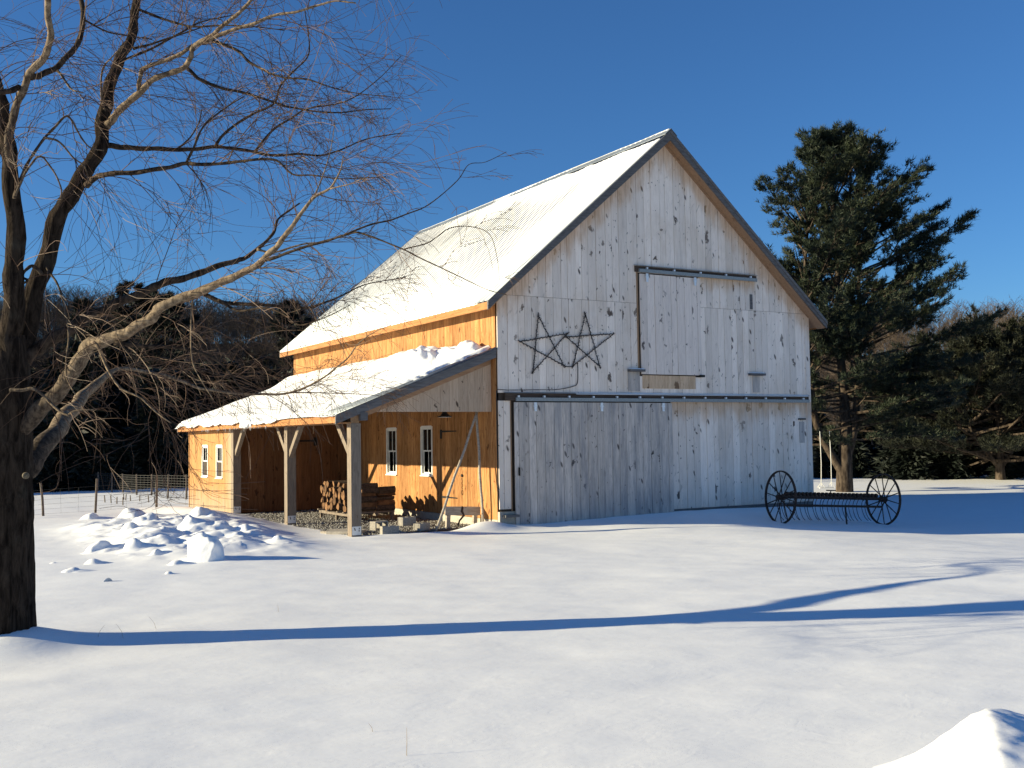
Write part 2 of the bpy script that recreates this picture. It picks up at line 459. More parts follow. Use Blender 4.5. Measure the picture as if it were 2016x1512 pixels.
M['needle'] = foliage('pine_needles', (.011, .019, .013), (.033, .043, .021))
M['needle2'] = foliage('far_pine_needles', (.010, .014, .009), (.027, .029, .015))
M['spruce'] = foliage('spruce_needles', (.007, .011, .009), (.016, .021, .014))
t = NT('bare_wood')
M['bare'] = t.out(t.mix(t.rng(t.noise(t.tc, .09, 3), .35, .65), (.075, .056, .043), (.15, .115, .09)), .9, None, 0, .1)
t = NT('brush_wood')
M['brush'] = t.out(t.mix(t.rng(t.noise(t.tc, .3, 3), .35, .65), (.045, .034, .026), (.11, .082, .062)), .9, None, 0, .1)
t = NT('snow_grass')
M['grass'] = t.out((.30, .22, .12), .8)
t = NT('split_wood')
v = t.noise(t.map(t.vadd(t.tc, t.comb(t.math('MULTIPLY', t.rand(), 9), 0.0, 0.0)), (1, 1, 1)), 9, 4)
c = t.mix(t.rng(v, .35, .7), (.22, .115, .052), (.10, .05, .024)); rt = t.math('MULTIPLY_ADD', t.rand(), .7, .6)
M['split'] = t.out(t.mix(1.0, c, t.comb(rt, rt, rt), 'MULTIPLY'), .9, t.bump(v, .5, .01))
M['barklog'] = plain('log_bark', (.09, .06, .042), .4, 16, .95, bump=.8, bd=.01)

# ------------------------------------------------------------------ ground
LX, LZE, LZT = -3.73, 2.54, 4.10          # lean-to: outer post face, underside of the eave beam
# chunks of the ploughed heap: foot pixel, width px, height px
CHUNK = [(400, 1104, 78, 60, 'large upright'), (372, 1062, 66, 30, ''), (189, 1086, 48, 23, ''), (258, 1088, 44, 24, ''), (250, 1064, 40, 20, ''), (305, 1097, 26, 14, ''),
         (211, 1141, 22, 17, ''), (182, 1107, 32, 10, ''), (135, 1122, 46, 8, ''), (108, 1142, 46, 7, ''), (332, 1127, 18, 6, ''), (346, 1110, 36, 9, ''),
         (283, 1046, 62, 24, ''), (391, 1037, 46, 22, ''), (435, 1061, 42, 15, ''), (256, 1023, 72, 22, ''), (172, 1021, 44, 16, ''), (546, 1076, 22, 6, ''), (236, 1012, 16, 9, ''), (101, 1105, 22, 5, '')]
TREE = np.array([-11.42, -9.40])


def porch(x, y):
    """1 inside the open bays, 0 outside, with a ragged edge"""
    n = fbm(x*1.7, y*1.7, 40, 3)
    a = sstep(-3.62, -3.30, x+.35*n-.10*(y > 1.2)) * sstep(.55, 1.15, y+.5*n+.35*sstep(-2.6, -3.4, x)) * sstep(15.2, 14.6, y) * sstep(11.5, 10.6, x)
    return a


def gz(x, y):
    x = np.asarray(x, float); y = np.asarray(y, float)
    z = -.45*sstep(2, 14, x)*sstep(40, 10, y-8) - .0045*np.clip(x-14, 0, 80)
    inx = sstep(-1.5, .8, x)*sstep(12.6, 10.2, x)
    z = z + inx*(.10+.34*sstep(1, 10, x))*np.exp(-np.clip(-y, 0, 50)/.8)*(y < 1)
    z = z + .055*fbm(x*.23+3, y*.23, 5, 3)*sstep(60, 20, np.hypot(x+4, y+6))
    # wind ripples, stretched along the wind
    a = x*.93-y*.37; b = x*.37+y*.93
    z = z + .022*fbm(a*.45, b*1.3, 9, 3) + .006*fbm(a*2.2, b*4.5, 12, 2)
    z = z + .045*np.exp(-((y+3.0+.12*(x-3))/.55)**2)*sstep(0, 3, x)*sstep(14, 8, x)*(1+.6*vnoise(x*.6, y*.2, 3))
    # the tree's snow collar
    r = np.hypot(x-TREE[0], y-TREE[1])
    z = z + .20*np.exp(-(r/.62)**2) + .05*np.exp(-(((x-TREE[0]-.7)/.9)**2+((y-TREE[1]+.25)/.45)**2))
    # ploughed heap left of the lean-to
    hp = np.exp(-(((x+6.9)/1.75)**4+((y-3.2)/5.2)**4))
    z = z + hp*(.20+.28*np.abs(fbm(x*.9, y*.75, 21, 3))+.10*fbm(x*2.4, y*2.4, 25, 3))
    z = z + .20*np.exp(-(((x+4.7)/.8)**2+((y-9.0)/5.5)**4))+.10*np.exp(-(((x+5.2)/.9)**2+((y-3.5)/3.0)**2))
    # bank of snow in front of the porch's right end
    z = z + .20*np.exp(-(((x+.45)/.65)**2+((y+.15)/.45)**2)) + .07*np.exp(-(((x+2.2)/1.8)**2+((y+.5)/.35)**2))
    # under the buildings and the porch gravel
    pc = porch(x, y)
    z = z*(1-pc) - .25*pc
    return z


def lines(lo, hi, fine_lo, fine_hi, step, grow=1.16):
    a = list(np.arange(fine_lo, fine_hi+1e-6, step)); s = step; v = a[-1]
    while v < hi: s = min(s*grow, 30); v += s; a.append(v)
    s = step; v = a[0]; b = []
    while v > lo: s = min(s*grow, 30); v -= s; b.append(v)
    return np.array(b[::-1]+a)


gx = lines(-420, 420, -13.5, 12.5, .085); gy = lines(-60, 420, -18.5, 11, .085)
GXX, GYY = np.meshgrid(gx, gy, indexing='xy')
me = grid_mesh('snow_ground', GXX, GYY, gz(GXX, GYY))
o = link('snow_ground', me, M['snow'], smooth=True); tag(o, 'sunlit snow covering the yard and field', 'snow', kind='structure')

# near snowbank in the corner
bu = np.linspace(-1.6, 1.8, 110); bv = np.linspace(-1.3, 1.2, 90)
BU, BV = np.meshgrid(bu, bv)
c0 = onz(1985, 1415, .55)
ex = np.array([_r0[0], _r0[1]]); ey = np.array([math.sin(YAW), math.cos(YAW)])
PX = c0[0]+ex[0]*BU+ey[0]*BV; PY = c0[1]+ex[1]*BU+ey[1]*BV
sc_ = BU+.10-.34*BV+.07*fbm(BV*1.6, BV*0, 3, 2)+.012*fbm(BU*7, BV*7, 13, 3)   # distance across the crest, left of it negative
ls = np.clip(1+sc_/.74, 0, 1)
rise = .56*np.where(sc_ < 0, ls**1.25*(1-.10*sstep(.85, 1.0, ls)), .90*np.exp(-(sc_/.85)**2))
rise = rise*np.exp(-((BV-.05)/.95)**4)
rise = rise + .034*fbm(BU*5, BV*5, 77, 5)*np.exp(-(BU**2+BV**2))
edge = np.minimum(np.minimum(BU+1.6, 1.8-BU), np.minimum(BV+1.3, 1.2-BV))
PZ = gz(PX, PY)+rise-.06*sstep(.25, 0, edge)-.012
o = link('snow_bank', grid_mesh('snow_bank', PX, PY, PZ), M['snow'], smooth=True)
tag(o, 'windblown snowbank with a sharp crest in the near right corner', 'snowbank', kind='structure')


def lump(name, c, rx, ry, rz, seed, sub=3, rough_=.32, rot=0.0):
    import bmesh
    bm = bmesh.new(); bmesh.ops.create_icosphere(bm, subdivisions=sub, radius=1)
    V = np.array([v.co[:] for v in bm.verts]); Fc = np.array([[l.index for l in f.verts] for f in bm.faces]); bm.free()
    n = fbm(V[:, 0]*1.3+seed*7.1+V[:, 2]*.7, V[:, 1]*1.3-seed*3.3+V[:, 2]*.9, seed, 4)
    V = V*(1+rough_*n)[:, None]
    r_ = np.random.RandomState(seed)
    for _ in range(4):                                   # broken faces
        d = r_.normal(size=3); d[2] = abs(d[2])*.6; d /= np.linalg.norm(d); h = .62+.2*r_.rand()
        k = V@d; V = V-np.outer(np.clip(k-h, 0, 9)*.88, d)
    ca, sa = math.cos(rot), math.sin(rot)
    X = V[:, 0]*rx; Y = V[:, 1]*ry
    P = np.stack([X*ca-Y*sa, X*sa+Y*ca, V[:, 2]*rz], 1)
    o = link(name, np_mesh(name, P, Fc), M['snow'], smooth=True); o.location = tuple(float(k) for k in c)
    return o


hx = np.arange(-10.2, -3.9, .035); hy = np.arange(-4.6, 10.5, .035); HX, HY = np.meshgrid(hx, hy)
HZ = np.zeros_like(HX)
for i, (u, v, wp, hp_, nm) in enumerate(CHUNK):
    if i == 0: continue
    p = onz(u, v, .06); d = float((p-CAM)@FWD); hw = wp*d/F_PX*.5; hh = hp_*d/F_PX*.82
    q = np.random.RandomState(60+i); a = q.uniform(0, 3.1); asp = q.uniform(.7, 1.0)
    cx, cy = p[0]+FWD[0]*hw*.5, p[1]+FWD[1]*hw*.5
    sel = (np.abs(HX-cx) < hw*2.2) & (np.abs(HY-cy) < hw*2.2)
    x = HX[sel]-cx; y = HY[sel]-cy
    wx = .30*hw*fbm(x/hw*1.1+i*5, y/hw*1.1, 200+i, 3); wy = .30*hw*fbm(x/hw*1.1, y/hw*1.1+i*3, 230+i, 3)
    xr = (x+wx)*math.cos(a)+(y+wy)*math.sin(a); yr = -(x+wx)*math.sin(a)+(y+wy)*math.cos(a)
    dd = np.sqrt((xr/hw)**2+(yr/(hw*asp))**2)
    top = np.clip(1-dd**2.2, 0, 1)**.75*(1+.22*xr/hw)*(1+.30*fbm(x/hw*1.3, y/hw*1.3, 260+i, 3))
    drift = .42*np.exp(-((x-.6*hw)/(1.3*hw))**2-((y+.2*hw)/(.8*hw))**2)            # tail blown out down wind
    HZ[sel] = np.maximum(HZ[sel], hh*np.maximum(top, drift))
HZ = HZ+.035*fbm(HX*3.1, HY*3.1, 281, 4)*np.exp(-(((HX+7.1)/2.0)**4+((HY-2.5)/5.0)**4))
ed = np.minimum(np.minimum(HX-hx[0], hx[-1]-HX), np.minimum(HY-hy[0], hy[-1]-HY))
HZ = gz(HX, HY)+HZ+.012-.06*sstep(.4, 0, ed)-.02*sstep(.03, 0, HZ)-.4*porch(HX, HY)
o = link('snow_heap', grid_mesh('snow_heap', HX, HY, HZ), M['snow'], smooth=True); tag(o, 'ploughed heap of lumpy wind-worn snow left of the lean-to', 'snow heap', kind='structure')
u, v, wp, hp_, nm = CHUNK[0]
p = onz(u, v, .06); d = float((p-CAM)@FWD); z = float(gz(p[0], p[1])); hw = wp*d/F_PX; hh = hp_*d/F_PX
o = lump('snow_chunk', (p[0]+FWD[0]*hw*.3, p[1]+FWD[1]*hw*.3, z+hh*.20-.02), hw*.52, hw*.44, hh*.76, 131, 5, .34, .6)
tag(o, 'tall broken snow block, largest chunk of the ploughed heap left of the lean-to', 'snow chunk')

# ------------------------------------------------------------------ the barn
barn = empty('barn'); tag(barn, 'large gabled barn of whitish weathered boards with an open lean-to porch', 'barn')
BD = 14.79


def zroof(x): return RZ-RS*abs(x-GX)


def runs(a0, a1, wmin, wmax, cuts=()):
    """board edges between a0 and a1; `cuts` are edges that must be met"""
    out = []; stops = sorted([c for c in cuts if a0+.02 < c < a1-.02])+[a1]; cur = a0
    for s_ in stops:
        span = s_-cur; n = max(1, round(span/((wmin+wmax)/2)))
        ws = [rnd.uniform(wmin, wmax) for _ in range(n)]; k = span/sum(ws)
        for w_ in ws: out.append((cur, cur+w_*k)); cur += w_*k
        cur = s_
    return out


def gable_boards(parent, mat, x0, x1, zlo, zhi, y=0.0, wmin=.17, wmax=.30, cuts=(), holes=(), th=.026, top=None, name='board'):
    for a, b in runs(x0, x1, wmin, wmax, cuts):
        iv = [(zlo, None)]
        for hx0, hx1, hz0, hz1 in holes:
            if a >= hx0-.01 and b <= hx1+.01: iv = [(zlo, hz0), (hz1, None)]
        for q0, q1 in iv:
            pr = rnd.uniform(0, .010); g = .0048
            if q1 is None:
                ta, tb = (zhi, zhi) if top is None else (top(a+g), top(b-g))
                poly = [(a+g, q0), (b-g, q0), (b-g, tb), (a+g, ta)]
                if top is not None and a < GX < b and top is zgab: poly.insert(3, (GX, top(GX)))
            else: poly = [(a+g, q0), (b-g, q0), (b-g, q1), (a+g, q1)]
            if max(q[1] for q in poly)-q0 < .03: continue
            MB().prism(poly, 'y', y-th-pr, y-.001).build(name, mat, parent)


def zgab(x): return zroof(x)-.20


gw = empty('gable_wall'); gw.parent = barn
MB().prism([(.03, .3), (GW-.03, .3), (GW-.03, 5.55), (GX, 10.0), (.03, 5.55)], 'y', .0, .12).build('dark_backing', M['core'], gw)  # dark panel added behind the boards so that no light leaks through
UD = (4.25, 6.30, 3.77, 6.44)           # loft door
gable_boards(gw, M['gable'], 0, GW, 5.63, None, top=zgab, cuts=(UD[0], UD[1]), holes=[(UD[0], UD[1], 5.6, 6.44)])
gable_boards(gw, M['gable'], 0, GW, 3.25, 5.622, cuts=(UD[0], UD[1]), holes=[(UD[0], UD[1], 3.72, 5.64)])
gable_boards(gw, M['gable'], 5.26, GW, .22, 3.06)
gable_boards(gw, M['gable'], 0, .33, .46, 3.06, cuts=(.14,))
MB().box(.33, .345, -.05, .0, .35, 3.06).build('door_jamb', M['jamb'], gw)
MB().box(4.20, 4.245, -.045, -.03, 3.86, 6.44).build('door_jamb', M['jamb'], gw)
MB().box(5.2, GW-.02, -.06, .1, .05, .215).build('sill_timber', M['grey'], gw)
# lighter replacement boards under the loft door
pt = empty('patch_panel'); pt.parent = barn
gable_boards(pt, M['patch'], 4.33, 6.12, 3.40, 3.745, y=-.034, wmin=.2, wmax=.35, th=.01)


def track(parent_name, x0, x1, z0, z1, clips):
    tr = empty(parent_name); tr.parent = barn
    MB().box(x0, x1, -.085, -.034, z0, z1).build('track_board', M['darkbrown'], tr)
    MB().prism([(-.115, z1+.006), (-.03, z1+.028), (-.03, z1+.036), (-.117, z1+.013)], 'x', x0-.02, x1+.03).build('drip_cap', M['metalroof'], tr)
    MB().prism([(-.135, z0-.012), (-.088, z0-.012), (-.088, z0+.075), (-.135, z0+.075)], 'x', x0+.28 if x1-x0 > 6 else x0+.09, x1-.02).build('rail', M['galv'], tr)
    for k in range(clips):
        x = x0+.35+(x1-x0-.6)*k/(clips-1)
        MB().box(x-.022, x+.022, -.145, -.086, z0+.08, z0+.125).build('bracket', M['hang'], tr)
    return tr


tr1 = track('door_track', .17, 10.28, 3.06, 3.235, 14)
tr2 = track('door_track', 4.15, 8.38, 6.45, 6.60, 5)
# thin snow line lying on the lower drip cap
sx = np.linspace(2.2, 10.25, 160); sy = np.linspace(0, 1, 6); SX, SY = np.meshgrid(sx, sy)
SZ = 3.262+.014*(1-SY)+(.012+.016*np.clip(fbm(SX*1.5, SY*0, 3, 3)+.2, -.5, 1))*np.sin(SY*math.pi)**.5-.018*(1-np.sin(SY*math.pi)**.5)
link('snow_line', grid_mesh('snow_line', SX, -.035-.078*SY, SZ-.02*SY), M['roofsnow'], tr1, True)


def hanger(parent, x, z):
    mb = MB(); mb.box(x-.035, x+.035, -.155, -.128, z-.17, z+.05); mb.box(x-.05, x+.05, -.15, -.12, z-.06, z-.02)
    mb.build('hanger', M['hang'], parent)


sd = empty('sliding_door'); sd.parent = barn; sd['label'] = 'grey streaked boards hung from a steel rail'
gable_boards(sd, M['door'], .40, 5.24, .06, 3.02, y=-.075, wmin=.19, wmax=.31, cuts=(.52, 5.10))
MB().box(.42, 5.22, -.074, -.045, .1, 2.98).build('door_core', M['core'], sd)
for x in (.98, 2.95, 4.92): hanger(sd, x, 2.97)
MB().box(.49, .512, -.16, -.108, 1.25, 1.45).build('handle', M['black'], sd)
ud = empty('loft_door'); ud.parent = barn
gable_boards(ud, M['udoor'], 4.27, 6.31, 3.77, 6.40, y=-.06, wmin=.18, wmax=.30, cuts=(4.50, 6.2))
MB().box(4.3, 6.28, -.059, -.032, 3.8, 6.38).build('door_core', M['core'], ud)
for x in (4.48, 6.1): hanger(ud, x, 6.36)
# door guides: stub ledges with a dark board below
for x0, x1, z, xb0, xb1 in ((3.86, 4.34, 3.83, 3.87, 4.27), (8.02, 8.56, 3.80, 8.18, 8.47)):
    g = empty('door_guide'); g.parent = barn
    MB().box(x0, x1, -.17, -.036, z, z+.06).build('ledge', M['grey'], g)
    MB().box(xb0, xb1-.03, -.046, -.0355, 3.33, z-.002).build('backing_board', M['door'], g)
    X, Y = np.meshgrid(np.linspace(x0, x1, 20), np.linspace(-.17, -.04, 8))
    e = np.minimum(1, np.minimum(np.minimum(X-x0, x1-X)/.05, np.minimum(Y+.17, -.04-Y)/.03))
    link('snow_cap', grid_mesh('snow_cap', X, Y, z+.055+.03*np.sqrt(np.clip(e, 0, 1))), M['roofsnow'], g, True)
MB().box(6.21, 6.36, -.15, -.037, 3.72, 3.78).build('stop_block', M['black'], barn)
MB().box(8.15, 8.25, -.045, -.0345, 5.66, 6.08).build('batten', M['grey'], barn)
MB().box(9.88, 10.14, -.09, -.035, 2.56, 2.60).build('latch', M['black'], barn)
MB().box(9.92, 10.12, -.040, -.0345, 1.9, 2.50).build('mended_board', M['door'], barn)
# concrete pier and ledge at the left corner
MB().box(-.02, .42, -.07, .3, -.2, .40).build('pier', M['concrete'], barn)
MB().box(.06, .44, -.22, -.072, .27, .33).build('door_stop_ledge', M['grey'], barn)
MB().box(.40, GW, -.02, .3, -.3, .2).build('foundation', M['concrete'], barn)

# side wall facing the lean-to, boards along y
sw = empty('side_wall'); sw.parent = barn
MB().box(.03, .12, .02, BD-.02, .3, 5.6).build('dark_backing', M['core'], sw)
WIN = [(3.54, 4.17, 1.22, 2.48), (5.86, 6.50, 1.20, 2.47)]


def side_boards(parent, mat, y0, y1, zlo, zhi, x=0.0, wmin=.18, wmax=.32, cuts=(), holes=(), th=.026, name='board'):
    for a, b in runs(y0, y1, wmin, wmax, cuts):
        iv = [(zlo, zhi)]
        for h0, h1, hz0, hz1 in holes:
            if a >= h0-.01 and b <= h1+.01: iv = [(zlo, hz0), (hz1, zhi)]
        for q0, q1 in iv:
            pr = rnd.uniform(0, .006); g = .0022
            MB().box(x-th-pr, x-.001, a+g, b-g, q0, q1).build(name, mat, parent)


side_boards(sw, M['pine'], 0.03, BD, .21, 5.66, cuts=[w_ for h in WIN for w_ in h[:2]]+[1.55, 3.0, 9.66], holes=WIN)
MB().box(-.03, .3, .05, 9.6, -.3, .20).build('foundation', M['concrete'], barn)


def window(parent, plane, u0, u1, z0, z1, face, dx=-1):
    """a small double-hung window; plane 'x': lies in X = face, outside towards -X"""
    wn = empty('window'); wn.parent = parent
    def bx(nm, a, b, c, d, o0, o1, mat):
        MB().box(face-o1, face-o0, a, b, c, d).build(nm, mat, wn)
    f = .055
    bx('frame', u0-f+.01, u0+.012, z0-.03, z1+.03, -.06, .045, M['white']); bx('frame', u1-.012, u1+f-.01, z0-.03, z1+.03, -.06, .045, M['white'])
    bx('frame', u0+.0125, u1-.0125, z1-.012, z1+.05, -.06, .043, M['white']); bx('sill', u0-f, u1+f, z0-.06, z0-.0305, -.06, .075, M['white'])
    bx('frame', u0+.0125, u1-.0125, z0-.03, z0+.012, -.06, .043, M['white'])
    zm = (z0+z1)/2; um = (u0+u1)/2; s_ = .04
    for nm, a0, a1, off in (('upper_sash', zm-.02, z1-.0125, .012), ('lower_sash', z0+.0125, zm+.02, -.018)):
        sh = empty(nm); sh.parent = wn
        sb = MB()
        sb.box(face-off, face-off+.028, u0+.013, u0+.013+s_, a0, a1); sb.box(face-off, face-off+.028, u1-.013-s_, u1-.013, a0, a1)
        sb.box(face-off, face-off+.028, u0+.013+s_, u1-.013-s_, a1-s_, a1); sb.box(face-off, face-off+.028, u0+.013+s_, u1-.013-s_, a0, a0+s_)
        sb.box(face-off, face-off+.028, um-.011, um+.011, a0+s_, a1-s_)
        sb.build('sash_rail', M['white'], sh)
        for q0, q1 in ((u0+.013+s_, um-.011), (um+.011, u1-.013-s_)):
            MB().box(face-off+.012, face-off+.016, q0, q1, a0+s_, a1-s_).build('pane', M['glass'], sh)
    return wn


for h in WIN: window(barn, 'x', *h, face=0.0)
# plank door between the windows and the corner, with strap hinges
dr = empty('plank_door'); dr.parent = barn
for z in (2.36,):
    mb = MB(); mb.prism([(2.95, z-.028), (2.95, z+.028), (2.1, z+.012), (2.1, z-.012)], 'x', -.048, -.035); mb.box(-.05, -.034, 2.92, 3.02, z-.19, z+.05)
    mb.build('strap_hinge', M['black'], dr)
mb = MB(); mb.prism([(2.95, .62), (2.95, .675), (2.1, .66), (2.1, .635)], 'x', -.048, -.035); mb.build('strap_hinge', M['black'], dr)
mb = MB()
for k in range(16):
    a = 2*math.pi*k/16; b = 2*math.pi*(k+1)/16
mb.tube([(-.035, 1.79, 1.23), (-.06, 1.79, 1.23), (-.075, 1.79, 1.23)], [.035, .04, .02], 12); mb.build('knob', M['black'], dr)
mb = MB()
pts = [(-.045, 1.80+.02*math.sin(k*1.3), 1.17-.022*k) for k in range(14)]
mb.tube(pts, .006, 5); mb.tube([(-.045, 1.80+.045*math.sin(a), .80+.06*math.cos(a)) for a in np.linspace(0, 6.28, 14)], .005, 5); mb.build('chain', M['black'], dr)
for y_ in (1.535, 3.03): MB().box(-.036, -.034, y_, y_+.007, .3, 2.55).build('gap_shade_strip', M['core'], dr)  # dark strips laid on the boards, painting the shade of the door's gaps
# plain back and right walls
MB().prism([(0.0, .2), (GW, .2), (GW, 5.6), (GX, 10.0), (0.0, 5.6)], 'y', BD, BD+.05).build('back_wall', M['gable'], barn)
MB().box(GW, GW+.03, .0, BD, .2, 5.62).build('right_wall', M['gable'], barn)
MB().box(GW-.14, GW+.034, -.042, -.002, .2, 5.62).build('corner_board', M['gable'], barn)

# main roof ------------------------------------------------------
RO, EO = .36, .43
Y0, Y1 = -RO, BD+RO
roof = empty('roof'); roof.parent = barn
TH = math.atan(RS); CT, ST = math.cos(TH), math.sin(TH)
LEN = (GX+EO)/CT
RIB = .2286


def ribh(y):
    f = np.abs(((y/RIB) % 1.0)-.5)*2          # 1 on the rib
    return .026*sstep(.72, .92, f)


def slope_pt(side, y, t_, h):
    """t_ metres up from the eave along the slope, h metres off the sheet"""
    xe = GX-(GX+EO) if side < 0 else GX+(GX+EO)
    x = xe - side*0 + (t_*CT*(1 if side < 0 else -1)) + h*ST*(-1 if side < 0 else 1)
    z = RZ-.02-(LEN*ST)+t_*ST+h*CT
    return x, z


ys = np.concatenate([np.array([k*RIB+q*RIB for q in (0, .08, .14, .5, .86, .92)]) for k in range(-3, 70)]); ys = np.unique(np.clip(ys, Y0-.02, Y1))
for side in (-1, 1):
    ts = np.array([0, LEN]); T, S = np.meshgrid(ts, ys, indexing='ij'); X, Z = slope_pt(side, S, T, ribh(S))
    me = grid_mesh('roof_sheet', X, S, Z)
    o = link('roof_sheet', me, M['metalroof'], roof)
    sol = o.modifiers.new('s', 'SOLIDIFY'); sol.thickness = .012; sol.offset = -1 if side < 0 else 1
    # deck and soffit
    s_ = -1 if side < 0 else 1
    xe = GX+s_*(GX+EO); ze = RZ-.02-LEN*ST
    poly = [(xe-s_*.03, ze-.05), (GX, RZ-.05), (GX, RZ-.165), (xe-s_*.03, ze-.16)]
    MB().prism(poly, 'y', Y0+.04, Y1-.04).build('roof_deck', M['soffit'], roof)
    # rake board at the gable end, back rake, fascia, soffit
    for y0_, y1_ in ((Y0-.01, Y0+.035), (Y1-.035, Y1+.01)):
        rb = [(xe-s_*.0, ze-.20), (xe, ze-.022), (GX, RZ-.022), (GX, RZ-.27)]
        MB().prism(rb, 'y', y0_, y1_).build('rake_board', M['grey'], roof)
    MB().prism([(xe+s_*.004, ze-.015), (GX, RZ-.0), (GX, RZ-.09), (xe+s_*.004, ze-.10)], 'y', Y0-.034, Y0-.0105).build('rake_trim', M['grey'], roof)
    fx0, fx1 = sorted((xe-s_*.035, xe+s_*.0))
    MB().box(fx0, fx1, Y0+.036, Y1-.036, ze-.19, ze-.016).build('fascia', M['pine_h'], roof)
    # sloped soffit board lining under the rake overhang
    MB().prism([(xe-s_*.05, ze-.178), (GX, RZ-.19), (GX, RZ-.215), (xe-s_*.05, ze-.2)], 'y', Y0+.036, -.03).build('rake_soffit', M['soffit'], roof)
# frieze board along the rakes on the gable face
for s_ in (-1, 1):
    xa = GX+s_*GX
    MB().prism([(xa, zroof(xa)-.215), (GX, RZ-.215), (GX, RZ-.30), (xa, zroof(xa)-.28)], 'y', -.052, -.034).build('frieze_board', M['soffit'], roof)
MB().prism([(GX-.20, RZ-.15), (GX, RZ+.022), (GX+.20, RZ-.15), (GX+.20, RZ-.135), (GX, RZ+.037), (GX-.20, RZ-.135)], 'y', Y0-.04, Y1+.02).build('ridge_cap', M['metalroof'], roof)

# snow on the left slope
ys = np.arange(Y0+.02, Y1-.0, RIB/7); ts = np.linspace(-.02, LEN+.02, 110)
T, S = np.meshgrid(ts, ys, indexing='ij')
thick = .040+.028*fbm(S*.5, T*.5, 31, 3)
band = np.exp(-((T/LEN-.52-.02*(S-7))/.42)**4)*sstep(.2, 2.5, S)          # the ribs show through here
band = np.maximum(band*.8, sstep(9, 13, S)*.9*sstep(.75, .4, T/LEN))
top = thick*(1-band)+(.0115+.005*fbm(S*.6, T*.5, 32, 3)+.006*vnoise(S*9, T*.5, 35))*band+ribh(S)*(1-band)*.45
top = top+.012*fbm(S*2.2, T*.9, 33, 3)*(1-band)
bare = sstep(LEN-.42, LEN-.16, T+.32*fbm(S*1.1, T*.6, 36, 3))*sstep(LEN-.02, LEN-.10, T)*sstep(9.5, 5.0, S+4*vnoise(S*.4, S*0, 8))   # ragged below the ridge
bare2 = sstep(.34, .16, S-Y0-.22*sstep(1.5, .2, T)*1.6+.08*fbm(S*3, T*2, 37, 3))*sstep(2.6, .8, T+.4*vnoise(S*4, T*2, 4))               # lower corner by the gable rake
bare3 = sstep(.085, .04, S-Y0)
top = top*(1-np.maximum(np.maximum(bare, bare2), bare3))-.03*np.maximum(np.maximum(bare, bare2), bare3)
top = np.where(T < .06, np.minimum(top, .05*T/.06+ribh(S)*.6), top)
X, Z = slope_pt(-1, S, T, top)
link('snow_cover', grid_mesh('snow_cover', X, S, Z), M['roofsnow'], roof, True)
ts = np.linspace(0, LEN+.05, 40); ys = np.linspace(Y0+.06, Y1-.02, 90); T, S = np.meshgrid(ts, ys, indexing='ij')
X, Z = slope_pt(1, S, T, .045+.03*fbm(S, T, 44, 3))
link('snow_cover', grid_mesh('snow_cover', X, S, Z), M['roofsnow'], roof, True)

# lean-to ---------------------------------------------------------
LXE, LZ0, LZ1 = -4.12, 2.72, 4.33          # eave edge x, roof surface at the eave, at the wall
LY0, LY1 = -.03, 14.85
lt = empty('lean_to'); lt.parent = barn
LTH = math.atan2(LZ1-LZ0, -LXE); LCT, LST = math.cos(LTH), math.sin(LTH); LLEN = -LXE/LCT


def lz(x): return LZ0+(x-LXE)*(LZ1-LZ0)/(-LXE)


ys = np.concatenate([np.array([k*RIB+q*RIB for q in (0, .08, .14, .5, .86, .92)]) for k in range(-1, 68)]); ys = np.unique(np.clip(ys, LY0-.02, LY1))
T, S = np.meshgrid(np.array([0, LLEN-.03]), ys, indexing='ij'); hh = ribh(S)
o = link('roof_sheet', grid_mesh('roof_sheet', LXE+T*LCT-hh*LST, S, LZ0+T*LST+hh*LCT), M['metalroof'], lt)
sol = o.modifiers.new('s', 'SOLIDIFY'); sol.thickness = .012; sol.offset = -1
MB().prism([(LXE+.04, LZ0-.045), (-.036, lz(-.036)-.035), (-.036, lz(-.036)-.15), (LXE+.04, LZ0-.15)], 'y', LY0+.05, LY1-.05).build('roof_deck', M['pine_shaded'], lt)
for y0_, y1_ in ((LY0-.012, LY0+.035), (LY1-.035, LY1+.01)):
    MB().prism([(LXE, LZ0-.20), (LXE, LZ0-.016), (-.036, lz(-.036)-.016), (-.036, lz(-.036)-.22)], 'y', y0_, y1_).build('rake_board', M['grey'], lt)
MB().prism([(LXE-.004, LZ0-.08), (LXE-.004, LZ0-.008), (-.036, lz(-.036)-.008), (-.036, lz(-.036)-.08)], 'y', LY0-.036, LY0-.0125).build('rake_trim', M['grey'], lt)
MB().box(LXE, LXE+.035, LY0+.036, LY1-.036, LZ0-.17, LZ0-.012).build('fascia', M['pine_h'], lt)
MB().box(LXE+.036, LX, LY0+.05, LY1-.05, LZ0-.175, LZ0-.155).build('soffit', M['pine_h'], lt)
# front gable triangle, set back under the overhang
lg = empty('lean_to_gable'); lg.parent = barn
LGY = .28
for a, b in runs(-3.46, -.03, .17, .28):
    pr = rnd.uniform(0, .006)
    MB().prism([(a+.002, 2.80), (b-.002, 2.80), (b-.002, lz(b)-.17), (a+.002, lz(a)-.17)], 'y', LGY-.026-pr, LGY).build('board', M['gable_l'], lg)
MB().prism([(-3.4, 2.84), (-.05, 2.84), (-.05, lz(-.05)-.2), (-3.4, lz(-3.4)-.2)], 'y', LGY+.001, LGY+.06).build('dark_backing', M['core'], lg)
MB().prism([(-3.72, lz(-3.72)-.34), (-3.72, lz(-3.72)-.16), (-.04, lz(-.04)-.16), (-.04, lz(-.04)-.36)], 'y', LGY-.055, LGY-.035).build('frieze_board', M['soffit'], lg)
MB().prism([(LXE+.05, LZ0-.168), (-.04, lz(-.04)-.155), (-.04, lz(-.04)-.175), (LXE+.05, LZ0-.188)], 'y', LY0+.036, LGY-.056).build('rake_soffit', M['soffit'], lg)
